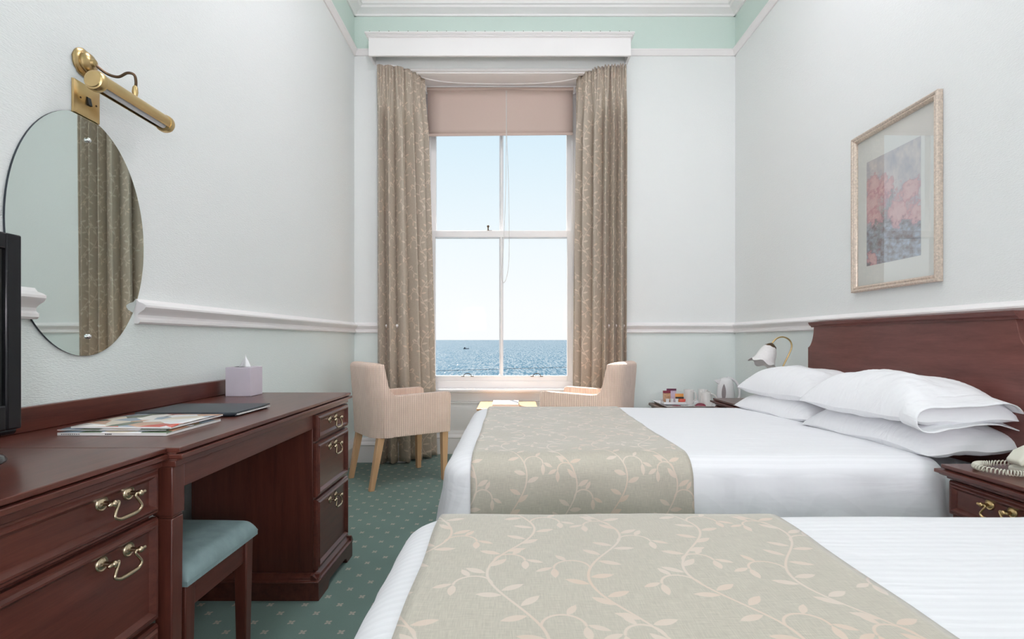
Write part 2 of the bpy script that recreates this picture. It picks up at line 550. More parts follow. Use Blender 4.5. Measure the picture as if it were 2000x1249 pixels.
# ------------------------------------------------------------------ mesh helpers
class MB:
    def __init__(s):
        s.v, s.f, s.uv = [], [], {}

    def add(s, vs, fs):
        o = len(s.v)
        s.v += [tuple(p) for p in vs]
        s.f += [tuple(i + o for i in f) for f in fs]
        return s

    def box(s, a, b):
        x0, y0, z0 = a
        x1, y1, z1 = b
        x0, x1 = min(x0, x1), max(x0, x1)
        y0, y1 = min(y0, y1), max(y0, y1)
        z0, z1 = min(z0, z1), max(z0, z1)
        return s.add([(x0, y0, z0), (x1, y0, z0), (x1, y1, z0), (x0, y1, z0), (x0, y0, z1), (x1, y0, z1), (x1, y1, z1), (x0, y1, z1)],
                     [(0, 3, 2, 1), (4, 5, 6, 7), (0, 1, 5, 4), (1, 2, 6, 5), (2, 3, 7, 6), (3, 0, 4, 7)])

    def taper(s, c0, r0, c1, r1):
        """square post from c0 (half sizes r0) to c1 (half sizes r1)"""
        vs = []
        for c, r in ((c0, r0), (c1, r1)):
            rx, ry = r if isinstance(r, tuple) else (r, r)
            vs += [(c[0] - rx, c[1] - ry, c[2]), (c[0] + rx, c[1] - ry, c[2]), (c[0] + rx, c[1] + ry, c[2]), (c[0] - rx, c[1] + ry, c[2])]
        return s.add(vs, [(0, 3, 2, 1), (4, 5, 6, 7), (0, 1, 5, 4), (1, 2, 6, 5), (2, 3, 7, 6), (3, 0, 4, 7)])

    def extrude(s, prof, fn, a, b):
        """closed profile of (p,q); fn(p,q,t) -> xyz; from t=a to t=b"""
        n = len(prof)
        vs = [fn(p, q, a) for p, q in prof] + [fn(p, q, b) for p, q in prof]
        fs = [(i, (i + 1) % n, n + (i + 1) % n, n + i) for i in range(n)]
        return s.add(vs, fs + [tuple(range(n))[::-1], tuple(range(n, 2 * n))])

    def tube(s, pts, r, n=10, cap=True):
        pts = [Vector(p) for p in pts]
        m = len(pts)
        up = None
        vs = []
        for i, p in enumerate(pts):
            d = (pts[min(i + 1, m - 1)] - pts[max(i - 1, 0)])
            if d.length < 1e-9:
                d = Vector((0, 0, 1))
            d.normalize()
            if up is None:
                up = d.orthogonal().normalized()
            else:
                up = (up - d * up.dot(d))
                up = up.normalized() if up.length > 1e-6 else d.orthogonal().normalized()
            q = d.cross(up)
            rr = r[i] if isinstance(r, (list, tuple)) else r
            for k in range(n):
                a = 2 * pi * k / n
                vs.append(p + up * (rr * cos(a)) + q * (rr * sin(a)))
        fs = [(i * n + k, i * n + (k + 1) % n, (i + 1) * n + (k + 1) % n, (i + 1) * n + k) for i in range(m - 1) for k in range(n)]
        if cap:
            fs += [tuple(range(n))[::-1], tuple(range((m - 1) * n, m * n))]
        return s.add(vs, fs)

    def lathe(s, prof, o=(0, 0, 0), axis=(0, 0, 1), n=24, wob=None):
        """prof: list of (r, h) along axis"""
        ax = Vector(axis).normalized()
        u = ax.orthogonal().normalized()
        q = ax.cross(u)
        o = Vector(o)
        vs = []
        for j, (r, h) in enumerate(prof):
            for k in range(n):
                a = 2 * pi * k / n
                rr, hh = (r, h) if wob is None else wob(j, a, r, h)
                vs.append(o + ax * hh + u * (rr * cos(a)) + q * (rr * sin(a)))
        m = len(prof)
        fs = [(i * n + k, i * n + (k + 1) % n, (i + 1) * n + (k + 1) % n, (i + 1) * n + k) for i in range(m - 1) for k in range(n)]
        if prof[0][0] > 1e-6 and wob is None:
            fs.append(tuple(range(n))[::-1])
        if prof[-1][0] > 1e-6 and wob is None:
            fs.append(tuple(range((m - 1) * n, m * n)))
        return s.add(vs, fs)

    def grid(s, nu, nv, fn, uvfn=None):
        o = len(s.v)
        for j in range(nv + 1):
            for i in range(nu + 1):
                u, v = i / nu, j / nv
                s.v.append(tuple(fn(u, v)))
                if uvfn:
                    s.uv[len(s.v) - 1] = uvfn(u, v)
        for j in range(nv):
            for i in range(nu):
                a = o + j * (nu + 1) + i
                s.f.append((a, a + 1, a + nu + 2, a + nu + 1))
        return s

    def build(s, name, mat, parent=None, bevel=0.0, seg=2, smooth=38, solid=0.0, sub=0):
        me = bpy.data.meshes.new(name)
        off = Vector((0, 0, 0))
        p = parent
        while p is not None and not p.get('_local'):
            off += Vector(p.location)
            p = p.parent
        me.from_pydata([tuple(Vector(q) - off) for q in s.v], [], s.f)
        if s.uv:
            ul = me.uv_layers.new(name='UVMap')
            for lp in me.loops:
                ul.data[lp.index].uv = s.uv.get(lp.vertex_index, (0, 0))
        me.validate()
        me.update()
        if smooth:
            me.polygons.foreach_set('use_smooth', [True] * len(me.polygons))
            me.set_sharp_from_angle(angle=R(smooth))
        me.materials.append(M[mat] if isinstance(mat, str) else mat)
        o = bpy.data.objects.new(name, me)
        COL.objects.link(o)
        if parent is not None:
            o.parent = parent
        if solid:
            md = o.modifiers.new('thickness', 'SOLIDIFY')
            md.thickness = solid
            md.offset = 0
        if bevel:
            md = o.modifiers.new('soft_edges', 'BEVEL')
            md.width = bevel
            md.segments = seg
            md.limit_method = 'ANGLE'
            md.angle_limit = R(35)
            md.harden_normals = False
        if sub:
            md = o.modifiers.new('smooth', 'SUBSURF')
            md.levels = sub
            md.render_levels = sub
        return o


def tag(o, label, cat, group=None, kind=None):
    o['label'] = label
    o['category'] = cat
    if group:
        o['group'] = group
    if kind:
        o['kind'] = kind
    return o


def struct(o):
    o['kind'] = 'structure'
    return o


def thing(name, loc, label, cat, group=None, rz=0.0, local=False):
    o = bpy.data.objects.new(name, None)
    o.empty_display_size = 0.1
    o.location = loc
    o.rotation_euler = (0, 0, rz)
    COL.objects.link(o)
    if local:
        o['_local'] = 1
    return tag(o, label, cat, group)


def struct_root(name, loc):
    o = bpy.data.objects.new(name, None)
    o.location = loc
    o.empty_display_size = 0.1
    COL.objects.link(o)
    return struct(o)


def copy_tree(o, parent=None):
    c = o.copy()
    COL.objects.link(c)
    c.parent = parent
    for ch in [q for q in bpy.data.objects if q.parent == o]:
        copy_tree(ch, c)
    return c


def box_obj(name, a, b, mat, parent=None, bevel=0.0, seg=2):
    return MB().box(a, b).build(name, mat, parent, bevel, seg)


def smooth_path(pts, n=8):
    """Catmull-Rom"""
    pts = [Vector(p) for p in pts]
    P = [pts[0] * 2 - pts[1]] + pts + [pts[-1] * 2 - pts[-2]]
    out = []
    for i in range(1, len(P) - 2):
        for k in range(n):
            t = k / n
            a, b, c, d = P[i - 1], P[i], P[i + 1], P[i + 2]
            out.append(0.5 * ((2 * b) + (c - a) * t + (2 * a - 5 * b + 4 * c - d) * t * t + (3 * b - a - 3 * c + d) * t ** 3))
    out.append(pts[-1])
    return out


# ------------------------------------------------------------------ the room
XL, XR, YB, YF, ZC = -1.30, 1.81, 4.35, -3.20, 3.88
OX0, OX1 = -0.90, 0.69          # recess opening in the window wall
RX0, RX1 = -0.80, 0.585         # recess at the window plane
RZ = 3.22                       # recess head
WY = 4.68                       # window plane

struct(box_obj('floor', (XL - .15, YF - .15, -.12), (XR + .15, 4.95, 0), 'carpet'))
struct(box_obj('ceiling', (XL - .15, YF - .15, ZC), (XR + .15, 4.95, ZC + .15), 'ceil'))
struct(box_obj('wall_left', (XL - .15, YF - .15, 0), (XL, YB + .55, ZC), 'wall'))
struct(box_obj('wall_right', (XR, YF - .15, 0), (XR + .15, YB + .55, ZC), 'wall'))
mb = MB()
mb.box((XL, YB, 0), (OX0, 4.90, ZC)).box((OX1, YB, 0), (XR, 4.90, ZC)).box((OX0, YB, RZ), (OX1, 4.90, ZC))
struct(mb.build('wall_back', 'wall', smooth=0))
# wall behind the camera; the window in it is added for fill daylight
FX0, FX1, FZ0, FZ1 = -1.10, 1.60, 0.35, 3.25
mb = MB()
mb.box((XL, YF - .15, 0), (FX0, YF, ZC)).box((FX1, YF - .15, 0), (XR, YF, ZC))
mb.box((FX0, YF - .15, 0), (FX1, YF, FZ0)).box((FX0, YF - .15, FZ1), (FX1, YF, ZC))
struct(mb.build('wall_front', 'wall', smooth=0))
w2 = struct_root('window_2', (0.2, YF, FZ0))
mb = MB()
for a, b in (((FX0, FZ0), (FX0 + .07, FZ1)), ((FX1 - .07, FZ0), (FX1, FZ1)), ((FX0, FZ0), (FX1, FZ0 + .07)), ((FX0, FZ1 - .07), (FX1, FZ1)), ((FX0, 1.9), (FX1, 1.95)), ((.18, FZ0), (.22, FZ1))):
    mb.box((a[0], YF - .10, a[1]), (b[0], YF - .05, b[1]))
mb.build('window_frame', 'white', w2)


def rail(name, side, a, b, prof, mat='white', parent=None):
    f = {'left': lambda d, z, t: (XL + d, t, z), 'right': lambda d, z, t: (XR - d, t, z), 'back': lambda d, z, t: (t, YB - d, z),
         'front': lambda d, z, t: (t, YF + d, z)}[side]
    return struct(MB().extrude(prof, f, a, b).build(name, mat, parent, smooth=30))


DADO = [(0, 1.055), (.014, 1.055), (.020, 1.061), (.020, 1.070), (.012, 1.077), (.012, 1.086), (.020, 1.094), (.034, 1.103), (.040, 1.112),
        (.040, 1.119), (.030, 1.125), (.016, 1.130), (.008, 1.140), (0, 1.140)]
PICT = [(0, 3.318), (.010, 3.318), (.020, 3.328), (.026, 3.345), (.034, 3.352), (.034, 3.362), (.02, 3.370), (0, 3.370)]
CORN = [(0, 3.640), (.014, 3.640), (.018, 3.652), (.034, 3.662), (.070, 3.676), (.078, 3.690), (.092, 3.694), (.100, 3.712), (.100, 3.73), (0, 3.73)]
COVE = [(0, 3.73), (.090, 3.73), (.105, 3.76), (.14, 3.80), (.20, 3.84), (.26, 3.86), (.26, 3.88), (0, 3.88)]
SKIRT = [(0, 0), (.020, 0), (.020, .135), (.026, .142), (.022, .158), (.012, .170), (.012, .182), (.006, .200), (0, .200)]
n = 0
for side, a, b in (('left', YF, 1.437), ('left', 1.824, YB), ('right', YF, YB), ('back', XL, -.93), ('back', .73, XR), ('front', XL, FX0), ('front', FX1, XR)):
    n += 1
    rail('trim_%d' % n, side, a, b, DADO)
for side, a, b in (('left', YF, YB), ('right', YF, YB), ('back', XL, -1.14), ('back', .925, XR), ('front', XL, XR)):
    n += 1
    rail('trim_%d' % n, side, a, b, PICT)
for prof, mt in ((CORN, 'white'), (COVE, 'ceil')):
    for side, a, b in (('left', YF, YB), ('right', YF, YB), ('back', XL, XR), ('front', XL, XR)):
        n += 1
        rail('trim_%d' % n, side, a, b, prof, mt)
rail('baseboard_left', 'left', YF, YB, SKIRT)
rail('baseboard_right', 'right', YF, YB, SKIRT)
bb = struct_root('baseboard_back', (0, YB, 0))
rail('baseboard_run', 'back', XL, OX0 + .02, SKIRT, parent=bb)
rail('baseboard_run', 'back', OX1 - .02, XR, SKIRT, parent=bb)
for q in bb.children:
    if 'kind' in q:
        del q['kind']
rail('baseboard_front', 'front', XL, XR, SKIRT)

# ------------------------------------------------------------------ sash window in its recess
win = struct_root('window_1', (-.108, WY, .57))
mb = MB()      # apron panel below the sill, set at the back of the recess
mb.box((RX0 + .001, WY, 0), (RX1 - .001, 4.90, .545))
mb.extrude([(0, .44), (.012, .443), (.012, .449), (.004, .452), (.012, .457), (.012, .463), (0, .466)], lambda d, z, t: (t, WY - d, z), RX0 + .02, RX1 - .02)
mb.build('apron_panel', 'white', win)
MB().extrude(SKIRT, lambda d, z, t: (t, WY - d, z), RX0 - .05, RX1 + .05).build('apron_skirting', 'white', win)
for x0, x1 in ((OX0, RX0), (OX1, RX1)):
    sgn = 1 if x0 < 0 else -1
    m2 = MB()
    m2.add([(x0, YB + .001, 0), (x1, WY, 0), (x1, 4.9, 0), (x0, 4.9, 0), (x0, YB + .001, RZ), (x1, WY, RZ), (x1, 4.9, RZ), (x0, 4.9, RZ)],
           [(0, 3, 2, 1), (4, 5, 6, 7), (0, 1, 5, 4), (1, 2, 6, 5), (2, 3, 7, 6), (3, 0, 4, 7)])
    m2.build('jamb_lining', 'white', win)
mb = MB()      # soffit with a raised border
mb.box((OX0, YB, RZ - .02), (OX1, 4.9, RZ))
mb.box((RX0, YB + .02, RZ - .032), (RX1, YB + .06, RZ - .02)).box((RX0, WY - .07, RZ - .032), (RX1, WY - .02, RZ - .02))
mb.build('soffit', 'white', win, .003)
mb = MB()      # sash box: stiles, head and cill
mb.box((RX0, WY, .635), (-.735, WY + .14, 3.12)).box((.515, WY, .635), (RX1, WY + .14, 3.12))
mb.box((RX0, WY, 3.12), (RX1, WY + .14, RZ - .02))
mb.box((-.775, WY - .03, 3.165), (.56, WY, 3.20))
mb.box((RX0, WY, .565), (RX1, WY + .15, .635))
mb.box((-.745, WY - .012, .62), (-.725, WY, 3.15)).box((.507, WY - .012, .62), (.527, WY, 3.15))
mb.build('sash_box', 'white', win, .003)
MB().box((-.79, WY - .075, .548), (.575, WY + .03, .572)).box((-.775, WY - .05, .535), (.56, WY, .548)).build('window_sill', 'white', win, .006, 3)
for nm, y0, z0, z1, b0, b1 in (('upper_sash', WY + .060, 1.905, 3.13, .052, .05), ('lower_sash', WY + .012, .630, 1.962, .052, .057)):
    y1 = y0 + .045
    mb = MB()
    xl, xr = -.735, .515
    mb.box((xl, y0, z0), (-.690, y1, z1)).box((.473, y0, z0), (xr, y1, z1))
    mb.box((-.690, y0, z0), (.473, y1, z0 + b0)).box((-.690, y0, z1 - b1), (.473, y1, z1))
    sash = mb.build(nm, 'white', win, .003)
    MB().extrude([(-.018, 0), (-.018, .012), (-.006, .04), (.006, .04), (.018, .012), (.018, 0)], lambda p, q, t: (-.1085 + p, y0 + .043 - q, t), z0 + b0, z1 - b1).build('glazing_bar', 'white', sash)
    for xa, xb in ((-.690, -.1265), (-.0905, .473)):
        box_obj('pane', (xa, y0 + .028, z0 + b0), (xb, y0 + .031, z1 - b1), 'pane', sash)
    if nm == 'lower_sash':
        for xc in (-.405, .205):
            arc = [(xc + .034 * cos(a), y0 - .022 * (1 - abs(cos(a))) - .004, z0 + .048 + .026 * sin(a)) for a in [pi * k / 12 for k in range(13)]]
            m2 = MB().tube(arc, .0032, 6)
            m2.box((xc - .055, y0 - .006, z0 + .044), (xc - .028, y0 + .002, z0 + .050)).box((xc + .028, y0 - .006, z0 + .044), (xc + .055, y0 + .002, z0 + .050))
            m2.build('sash_lift', 'bronze', sash)
    else:
        m2 = MB().lathe([(.012, 0), (.012, .006), (.006, .012), (.005, .03), (.010, .038), (.011, .046), (.006, .052), (0, .053)], (-.225, WY + .035, 1.962), (0, 0, 1), 12)
        m2.box((-.235, WY + .025, 1.96), (-.190, WY + .045, 1.968))
        m2.build('sash_fastener', 'bronze', win)
for xc, zt in ((-.752, 1.85), (.545, 1.82)):        # beaded blind-chain runs on the frame sides
    mb = MB()
    for k in range(70):
        z = zt - k * .011
        mb.lathe([(0, -.0035), (.003, -.0018), (.003, .0018), (0, .0035)], (xc, WY - .018, z), (0, 0, 1), 5)
    mb.tube([(xc, WY - .018, zt + .004), (xc, WY - .018, zt - 70 * .011)], .0009, 4)
    mb.build('bead_chain', 'brass', win)

# pelmet over the window
pel = thing('pelmet', (-.109, YB, 3.245), 'white painted box pelmet with moulded top above the window', 'pelmet')
U_ = [(-1.145, YB), (-1.145, 4.205), (.928, 4.205), (.928, YB), (.908, YB), (.908, 4.225), (-1.125, 4.225), (-1.125, YB)]
MB().extrude(U_, lambda p, q, t: (p, q, t), 3.245, 3.385).build('pelmet_board', 'white', pel, .0015)
mb = MB()
for e, za, zb in ((.004, 3.385, 3.392), (.012, 3.392, 3.402), (.020, 3.402, 3.410), (.026, 3.410, 3.423)):
    mb.box((-1.145 - e, 4.205 - e, za), (.928 + e, YB, zb))
mb.build('pelmet_crown', 'white', pel, .003)
mb = MB()
for k in range(28):
    mb.lathe([(.0028, 0), (.0028, .003), (0, .004)], (-1.13 + k * .0755, 4.180, 3.423), (0, 0, 1), 6)
mb.build('pin_heads', 'bronze', pel)['kind'] = 'stuff'

# curtain track bent round the recess
track = smooth_path([(-1.08, 4.297, 3.212), (-.96, 4.300, 3.212), (-.84, 4.39, 3.208), (-.72, 4.49, 3.20), (-.5, 4.555, 3.20), (-.108, 4.575, 3.20), (.28, 4.555, 3.20), (.50, 4.49, 3.20), (.63, 4.39, 3.208), (.75, 4.300, 3.212), (.89, 4.297, 3.212)], 8)
tr = thing('curtain_track', (-.108, 4.45, 3.19), 'thin white curtain track bent round the window recess head', 'curtain track')
MB().tube(track, .007, 6).build('track_rail', 'white', tr)
for q in (-.36, -.108, .14):
    box_obj('track_bracket', (q - .008, 4.56, 3.195), (q + .008, 4.59, 3.205), 'white', tr)


def curtain(name, label, top, bot, z1, z0, folds, seed, flip):
    tp, bp = smooth_path([(a, b, 0) for a, b in top], 24), smooth_path([(a, b, 0) for a, b in bot], 24)

    def samp(path, u):
        q = u * (len(path) - 1)
        i = min(int(q), len(path) - 2)
        return path[i].lerp(path[i + 1], q - i), (path[min(i + 2, len(path) - 1)] - path[max(i - 1, 0)]).normalized()

    H = z1 - z0

    def pos(u, v):
        a, da = samp(tp, u)
        b, db = samp(bp, u)
        k = v ** .8
        p = a.lerp(b, k)
        d = da.lerp(db, k).normalized()
        nrm = Vector((-d.y, d.x, 0))
        ph = noise.noise((u * 3.1 + seed, seed * 2.3, v * .35)) * 2.6
        s = sin(pi * folds * u + ph * .5)
        f = -flip * (2 * abs(s) ** .8 - 1.15)
        fine = sin(2 * pi * folds * 3.0 * u + 1.3 + seed)
        t = min(1.0, v / .16)
        t = t * t * (3 - 2 * t)
        amp = .044 * (.35 + .65 * t) * (1 + .35 * noise.noise((u * 7, seed, 3)))
        dsp = f * amp * t + (1 - t) * (f * .012 + fine * .010)
        dsp += .006 * noise.noise((u * 18, v * 2.2, seed)) * t
        p = p + nrm * dsp + d * (.008 * sin(2 * pi * folds * u + ph) * t)
        z = z1 - H * v
        if v < .001:
            z += .006 * fine
        if v > .999:
            z += .006 * sin(2 * pi * folds * u + ph)
        return (p.x, p.y, z)
    c = thing(name, (sum(q[0] for q in bot) / len(bot), bot[0][1], z0), label, 'curtain', 'pair of curtains at the window')
    arc = [0.0]
    for k in range(230):
        arc.append(arc[-1] + (Vector(pos((k + 1) / 230, .5)) - Vector(pos(k / 230, .5))).length)
    MB().grid(230, 70, pos, lambda u, v: (arc[round(u * 230)] * flip + seed, (1 - v) * H)).build('curtain_cloth', 'curtain', c, smooth=180, solid=.003)
    tape = MB()
    tape.grid(160, 1, lambda u, v: tuple(Vector(pos(u, 0)) + Vector((0, .012, -.002 - .05 * v))))
    tape.build('heading_tape', 'cream_mould', c, smooth=180)
    return c


curtain('curtain', 'taupe vine-patterned curtain left of the window, behind the armchair by the desk',
        [(-1.095, 4.265), (-1.02, 4.275), (-.94, 4.29), (-.86, 4.34), (-.80, 4.41), (-.762, 4.50)],
        [(-1.10, 4.285), (-1.0, 4.285), (-.90, 4.30), (-.80, 4.37), (-.725, 4.47), (-.675, 4.57)], 3.205, .012, 5.6, 1.0, 1)
curtain('curtain', 'taupe vine-patterned curtain right of the window, its edge catching the sun',
        [(.905, 4.265), (.83, 4.275), (.74, 4.29), (.65, 4.34), (.58, 4.41), (.535, 4.50)],
        [(.905, 4.285), (.82, 4.285), (.72, 4.30), (.63, 4.36), (.56, 4.44), (.505, 4.535)], 3.205, .012, 6.2, 4.0, -1)

# roller blind
bl = thing('roller_blind', (-.115, 4.61, 2.77), 'taupe roller blind pulled a little way down at the window top', 'blind')
MB().lathe([(.021, -.748), (.021, .518)], (0, 4.615, 3.165), (1, 0, 0), 16).build('roller', 'blind', bl)
MB().grid(10, 10, lambda u, v: (-.742 + 1.254 * u, 4.597 + .002 * sin(9 * u), 3.165 - (.39 - .012 * u) * v)).build('blind_cloth', 'blind', bl, smooth=180, solid=.002)
MB().extrude([(-.003, 0), (.003, 0), (.003, .022), (-.003, .022)], lambda d, z, t: (t, 4.597 + d, 2.757 + z + .0094 * (t + .742)), -.742, .512).build('hem_bar', 'blind', bl, .001)
for xc in (-.755, .525):
    box_obj('end_bracket', (xc - .006, 4.595, 3.14), (xc + .006, 4.64, 3.195), 'white', bl)
loop = smooth_path([(-.066, 4.593, 3.15), (-.064, 4.593, 2.76), (-.068, 4.592, 2.3), (-.090, 4.592, 1.75), (-.105, 4.592, 1.56), (-.085, 4.592, 1.492), (-.055, 4.592, 1.56), (-.038, 4.592, 1.75), (-.042, 4.593, 2.3), (-.058, 4.593, 2.76), (-.058, 4.593, 3.15)], 8)
MB().tube(loop, .0022, 5).build('pull_cord', 'cream_mould', bl)


# ------------------------------------------------------------------ sea, boat, wire
SEA = -15.0
struct(MB().grid(1, 1, lambda u, v: (-26000 + 52000 * u, 14 + 29000 * v, SEA)).build('sea', 'sea'))
bpy.data.objects['sea']['kind'] = 'stuff'
tag(bpy.data.objects['sea'], 'blue sea glittering to the horizon outside the window', 'sea', kind='stuff')
struct(box_obj('ground', (-60, -80, SEA - 1), (60, 14, SEA + .05), 'ground'))
by, bx = 920.0, -82.0
boat = thing('fishing_boat', (bx, by, SEA), 'tiny dark fishing boat far out on the sea', 'boat')
MB().extrude([(-5.0, 1.0), (-4.6, -.2), (4.0, -.2), (5.6, 1.5), (3.0, 1.0)], lambda p, q, t: (bx + p, by + t, SEA + q), -1.4, 1.4).build('hull', 'darkboat', boat)
MB().box((bx - 3.6, by - 1, SEA + .9), (bx - .9, by + 1, SEA + 2.9)).build('cabin', 'darkboat', boat, .1)
MB().tube([(bx + 1.0, by, SEA + .8), (bx + 1.0, by, SEA + 3.0)], .15, 6).build('mast', 'darkboat', boat)
MB().tube([(bx + 4.4, by, SEA + .8), (bx + 4.6, by, SEA + 3.2)], .15, 6).build('mast', 'darkboat', boat)
wr = thing('outdoor_wire', (0, 6.2, .60), 'thin dark beaded wire stretched outside across the sea view', 'wire')
MB().tube([(-2.4, 6.2, .602), (-.9, 6.2, .637), (.6, 6.2, .680), (2.4, 6.2, .733)], .0024, 5).build('wire_line', 'darkboat', wr)
for xp, zp in ((-2.4, .602), (2.4, .733)):
    MB().tube([(xp, 6.2, SEA + .05), (xp, 6.2, zp + .05)], .03, 8).build('wire_post', 'darkboat', wr)
mb = MB()
for k in range(14):
    t = -2.3 + k * .33
    mb.lathe([(0, -.007), (.006, -.003), (.006, .003), (0, .007)], (t, 6.2, .637 + (t + .9) * .0287), (1, 0, 0), 6)
mb.build('wire_beads', 'darkboat', wr)['kind'] = 'stuff'


# ------------------------------------------------------------------ added fill lamps on the ceiling (brighten the room, out of frame)
def ceiling_fill_lamp(x, y, label, mat='lamp'):
    c = thing('ceiling_lamp', (x, y, ZC), label, 'lamp', 'lit ceiling lamps')
    MB().lathe([(.325, -.002), (.325, -.022), (.305, -.026)][::-1], (x, y, ZC), (0, 0, 1), 36).build('lamp_rim', 'brass_hi', c)
    pr = [(.30 * sin(a), -.026 - .075 * cos(a)) for a in [(pi / 2) * k / 8 for k in range(9)]]
    MB().lathe(pr, (x, y, ZC), (0, 0, 1), 36).build('glass_dome', mat, c, smooth=180)
    return c


ceiling_fill_lamp(-.45, 2.38, 'lit opal ceiling dome on the desk side of the room')
ceiling_fill_lamp(.95, 2.38, 'lit opal ceiling dome above the far bed')
ceiling_fill_lamp(-.45, -1.30, 'lit opal ceiling dome behind the camera on the desk side', 'lamp_rear')
ceiling_fill_lamp(.95, -1.30, 'lit opal ceiling dome behind the camera on the bed side', 'lamp_rear')


def standing_fill_lamp(x, y, label):  # unseen lamp added as frontal fill light
    c = thing('standing_lamp', (x, y, 0), label, 'lamp', 'lit standing lamps behind the camera')
    MB().lathe([(.15, 0), (.15, .012), (.12, .022), (.02, .035), (.012, .06), (.012, 1.30)], (x, y, 0), (0, 0, 1), 24).build('lamp_pole', 'brass_hi', c)
    MB().lathe([(.30, 1.22), (.27, 1.72)], (x, y, 0), (0, 0, 1), 36).build('lamp_shade', 'lamp_shade_lit', c)
    return c


standing_fill_lamp(-.90, -2.55, 'lit standing lamp behind the camera on the desk side')
standing_fill_lamp(1.40, -2.55, 'lit standing lamp behind the camera on the bed side')


# ------------------------------------------------------------------ drawers and handles
def handle(cx, cy, cz, parent, spacing=.072, mat='handle', k=1.0):
    """bail handle on a face that looks along +/-X; cx is the face, k=+1 looks +X, -1 looks -X"""
    mb = MB()
    for s in (-1, 1):
        o = (cx, cy + s * spacing / 2, cz)
        mb.lathe([(.0155, 0), (.0155, .002), (.0135, .004), (.011, .003), (.009, .005), (.005, .007), (.0042, .020), (.0065, .022), (.0065, .029), (.003, .032), (0, .032)], o, (k, 0, 0), 16)
    h = spacing / 2
    half = [(-h - .009, 0), (-h, .0005), (-h + .011, .001), (-h + .0125, -.004), (-h + .005, -.014), (-h - .001, -.026), (-h + .008, -.033), (-h * .45, -.035)]
    full = half + [(-p, q) for p, q in half[::-1]]
    pts = smooth_path([(cx + k * (.025 + .004 * (-q / .035)), cy + p, cz + q) for p, q in full], 5)
    m = len(pts)
    rad = [0.0030 + .0016 * math.exp(-((i / (m - 1) - .5) / .10) ** 2) for i in range(m)]
    mb.tube(pts, rad, 8)
    for s in (-1, 1):
        mb.lathe([(0, -.005), (.0045, -.003), (.0045, .003), (0, .005)], (cx + k * .025, cy + s * (h + .010), cz), (0, 1, 0), 8)
    return mb.build('handle', mat, parent, smooth=50)


def drawer(x, y0, y1, z0, z1, parent, k=1, hz=None, hys=None, mat='mahog', hmat='handle'):
    """drawer front standing on plane x; raised moulded frame round a flat field"""
    mb = MB()
    mb.box((x, y0 + .004, z0 + .004), (x + k * .010, y1 - .004, z1 - .004))
    prof = [(0, 0), (.010, 0), (.016, .004), (.016, .008), (.021, .013), (.021, .017), (.013, .024), (.010, .026), (0, .026)]   # (height, inset)
    cor = lambda ins: [(y0 + ins, z0 + ins), (y1 - ins, z0 + ins), (y1 - ins, z1 - ins), (y0 + ins, z1 - ins)]
    vs = []
    for h, ins in prof:
        vs += [(x + k * h, a, b) for a, b in cor(ins)]
    m = len(prof)
    mb.add(vs, [(i * 4 + j, i * 4 + (j + 1) % 4, (i + 1) * 4 + (j + 1) % 4, (i + 1) * 4 + j) for i in range(m - 1) for j in range(4)])
    d = mb.build('drawer', mat, parent, smooth=20)
    for hy in (hys or [(y0 + y1) / 2]):
        handle(x + k * .010, hy, hz, d, mat=hmat, k=k)
    return d


TOPZ = .756


def moulded_top(x0, x1, y0, y1, z1, parent, name='desk_top', ends=(True, True)):
    """table top with a stepped moulding along the front (x1) and the ends"""
    steps = [(.000, .000, .011), (-.009, .011, .0145), (.005, .0145, .026), (-.007, .026, .0295), (-.010, .0295, .044)]
    mb = MB()
    for dx, za, zb in steps:
        ya = y0 - (dx if ends[0] else 0)
        yb = y1 + (dx if ends[1] else 0)
        mb.box((x0, ya, z1 - zb), (x1 + dx, yb, z1 - za))
    return mb.build(name, 'mahog', parent, .0028, 2)


# near chest of drawers
ch = thing('chest_of_drawers', (-1.03, .80, 0), 'dark mahogany chest of drawers under the television, nearest the camera', 'chest')
CY0, CY1, CX = .40, 1.195, -.808
MB().box((XL + .03, CY0 + .01, .09), (CX - .001, CY1 - .012, .712)).build('carcass', 'mahog_v', ch, .002)
moulded_top(XL + .001, -.782, CY0, 1.2005, TOPZ, ch, 'chest_top', (True, False))
MB().box((XL + .03, CY0, 0), (CX + .014, CY1, .075)).extrude([(0, .075), (.014, .075), (.008, .085), (.006, .095), (0, .095)], lambda d, z, t: (CX + d, t, z), CY0, CY1).build('plinth', 'mahog', ch, .003)
MB().box((XL + .001, CY0, TOPZ), (XL + .022, 1.2005, .822)).build('back_rail', 'mahog', ch, .003)
for z0, z1, hz in ((.612, .716, .683), (.376, .604, .566), (.098, .366, .335)):
    drawer(CX, CY0 + .012, CY1 - .004, z0, z1, ch, 1, hz, [1.066, .54])

# dressing desk with kneehole and drawer pedestal
dk = thing('dressing_desk', (-1.03, 1.83, 0), 'dark mahogany dressing desk with one drawer pedestal along the wall', 'desk')
moulded_top(XL + .001, -.752, 1.2015, 2.462, TOPZ, dk, 'desk_top', (False, True))
MB().box((XL + .001, 1.2015, TOPZ), (XL + .022, 2.395, .822)).build('back_rail', 'mahog', dk, .003)
MB().box((-.797, 1.245, .655), (-.775, 2.055, .713)).build('apron', 'mahog', dk, .002)
mb = MB()
mb.box((-.816, 1.203, .60), (-.770, 1.248, .713)).taper((-.794, 1.2255, 0), (.017, .017), (-.793, 1.2255, .594), (.021, .0205))
mb.box((-.8135, 1.2055, .594), (-.7725, 1.2455, .60))
mb.build('leg', 'mahog_v', dk, .003)
mb = MB()
mb.taper((XL + .05, 1.2255, 0), (.017, .017), (XL + .05, 1.2255, .713), (.021, .0205))
mb.build('leg', 'mahog_v', dk, .003)
PX = -.775
MB().box((XL + .055, 2.058, .09), (PX - .001, 2.445, .713)).build('pedestal_carcass', 'mahog_v', dk, .002)
mb = MB()
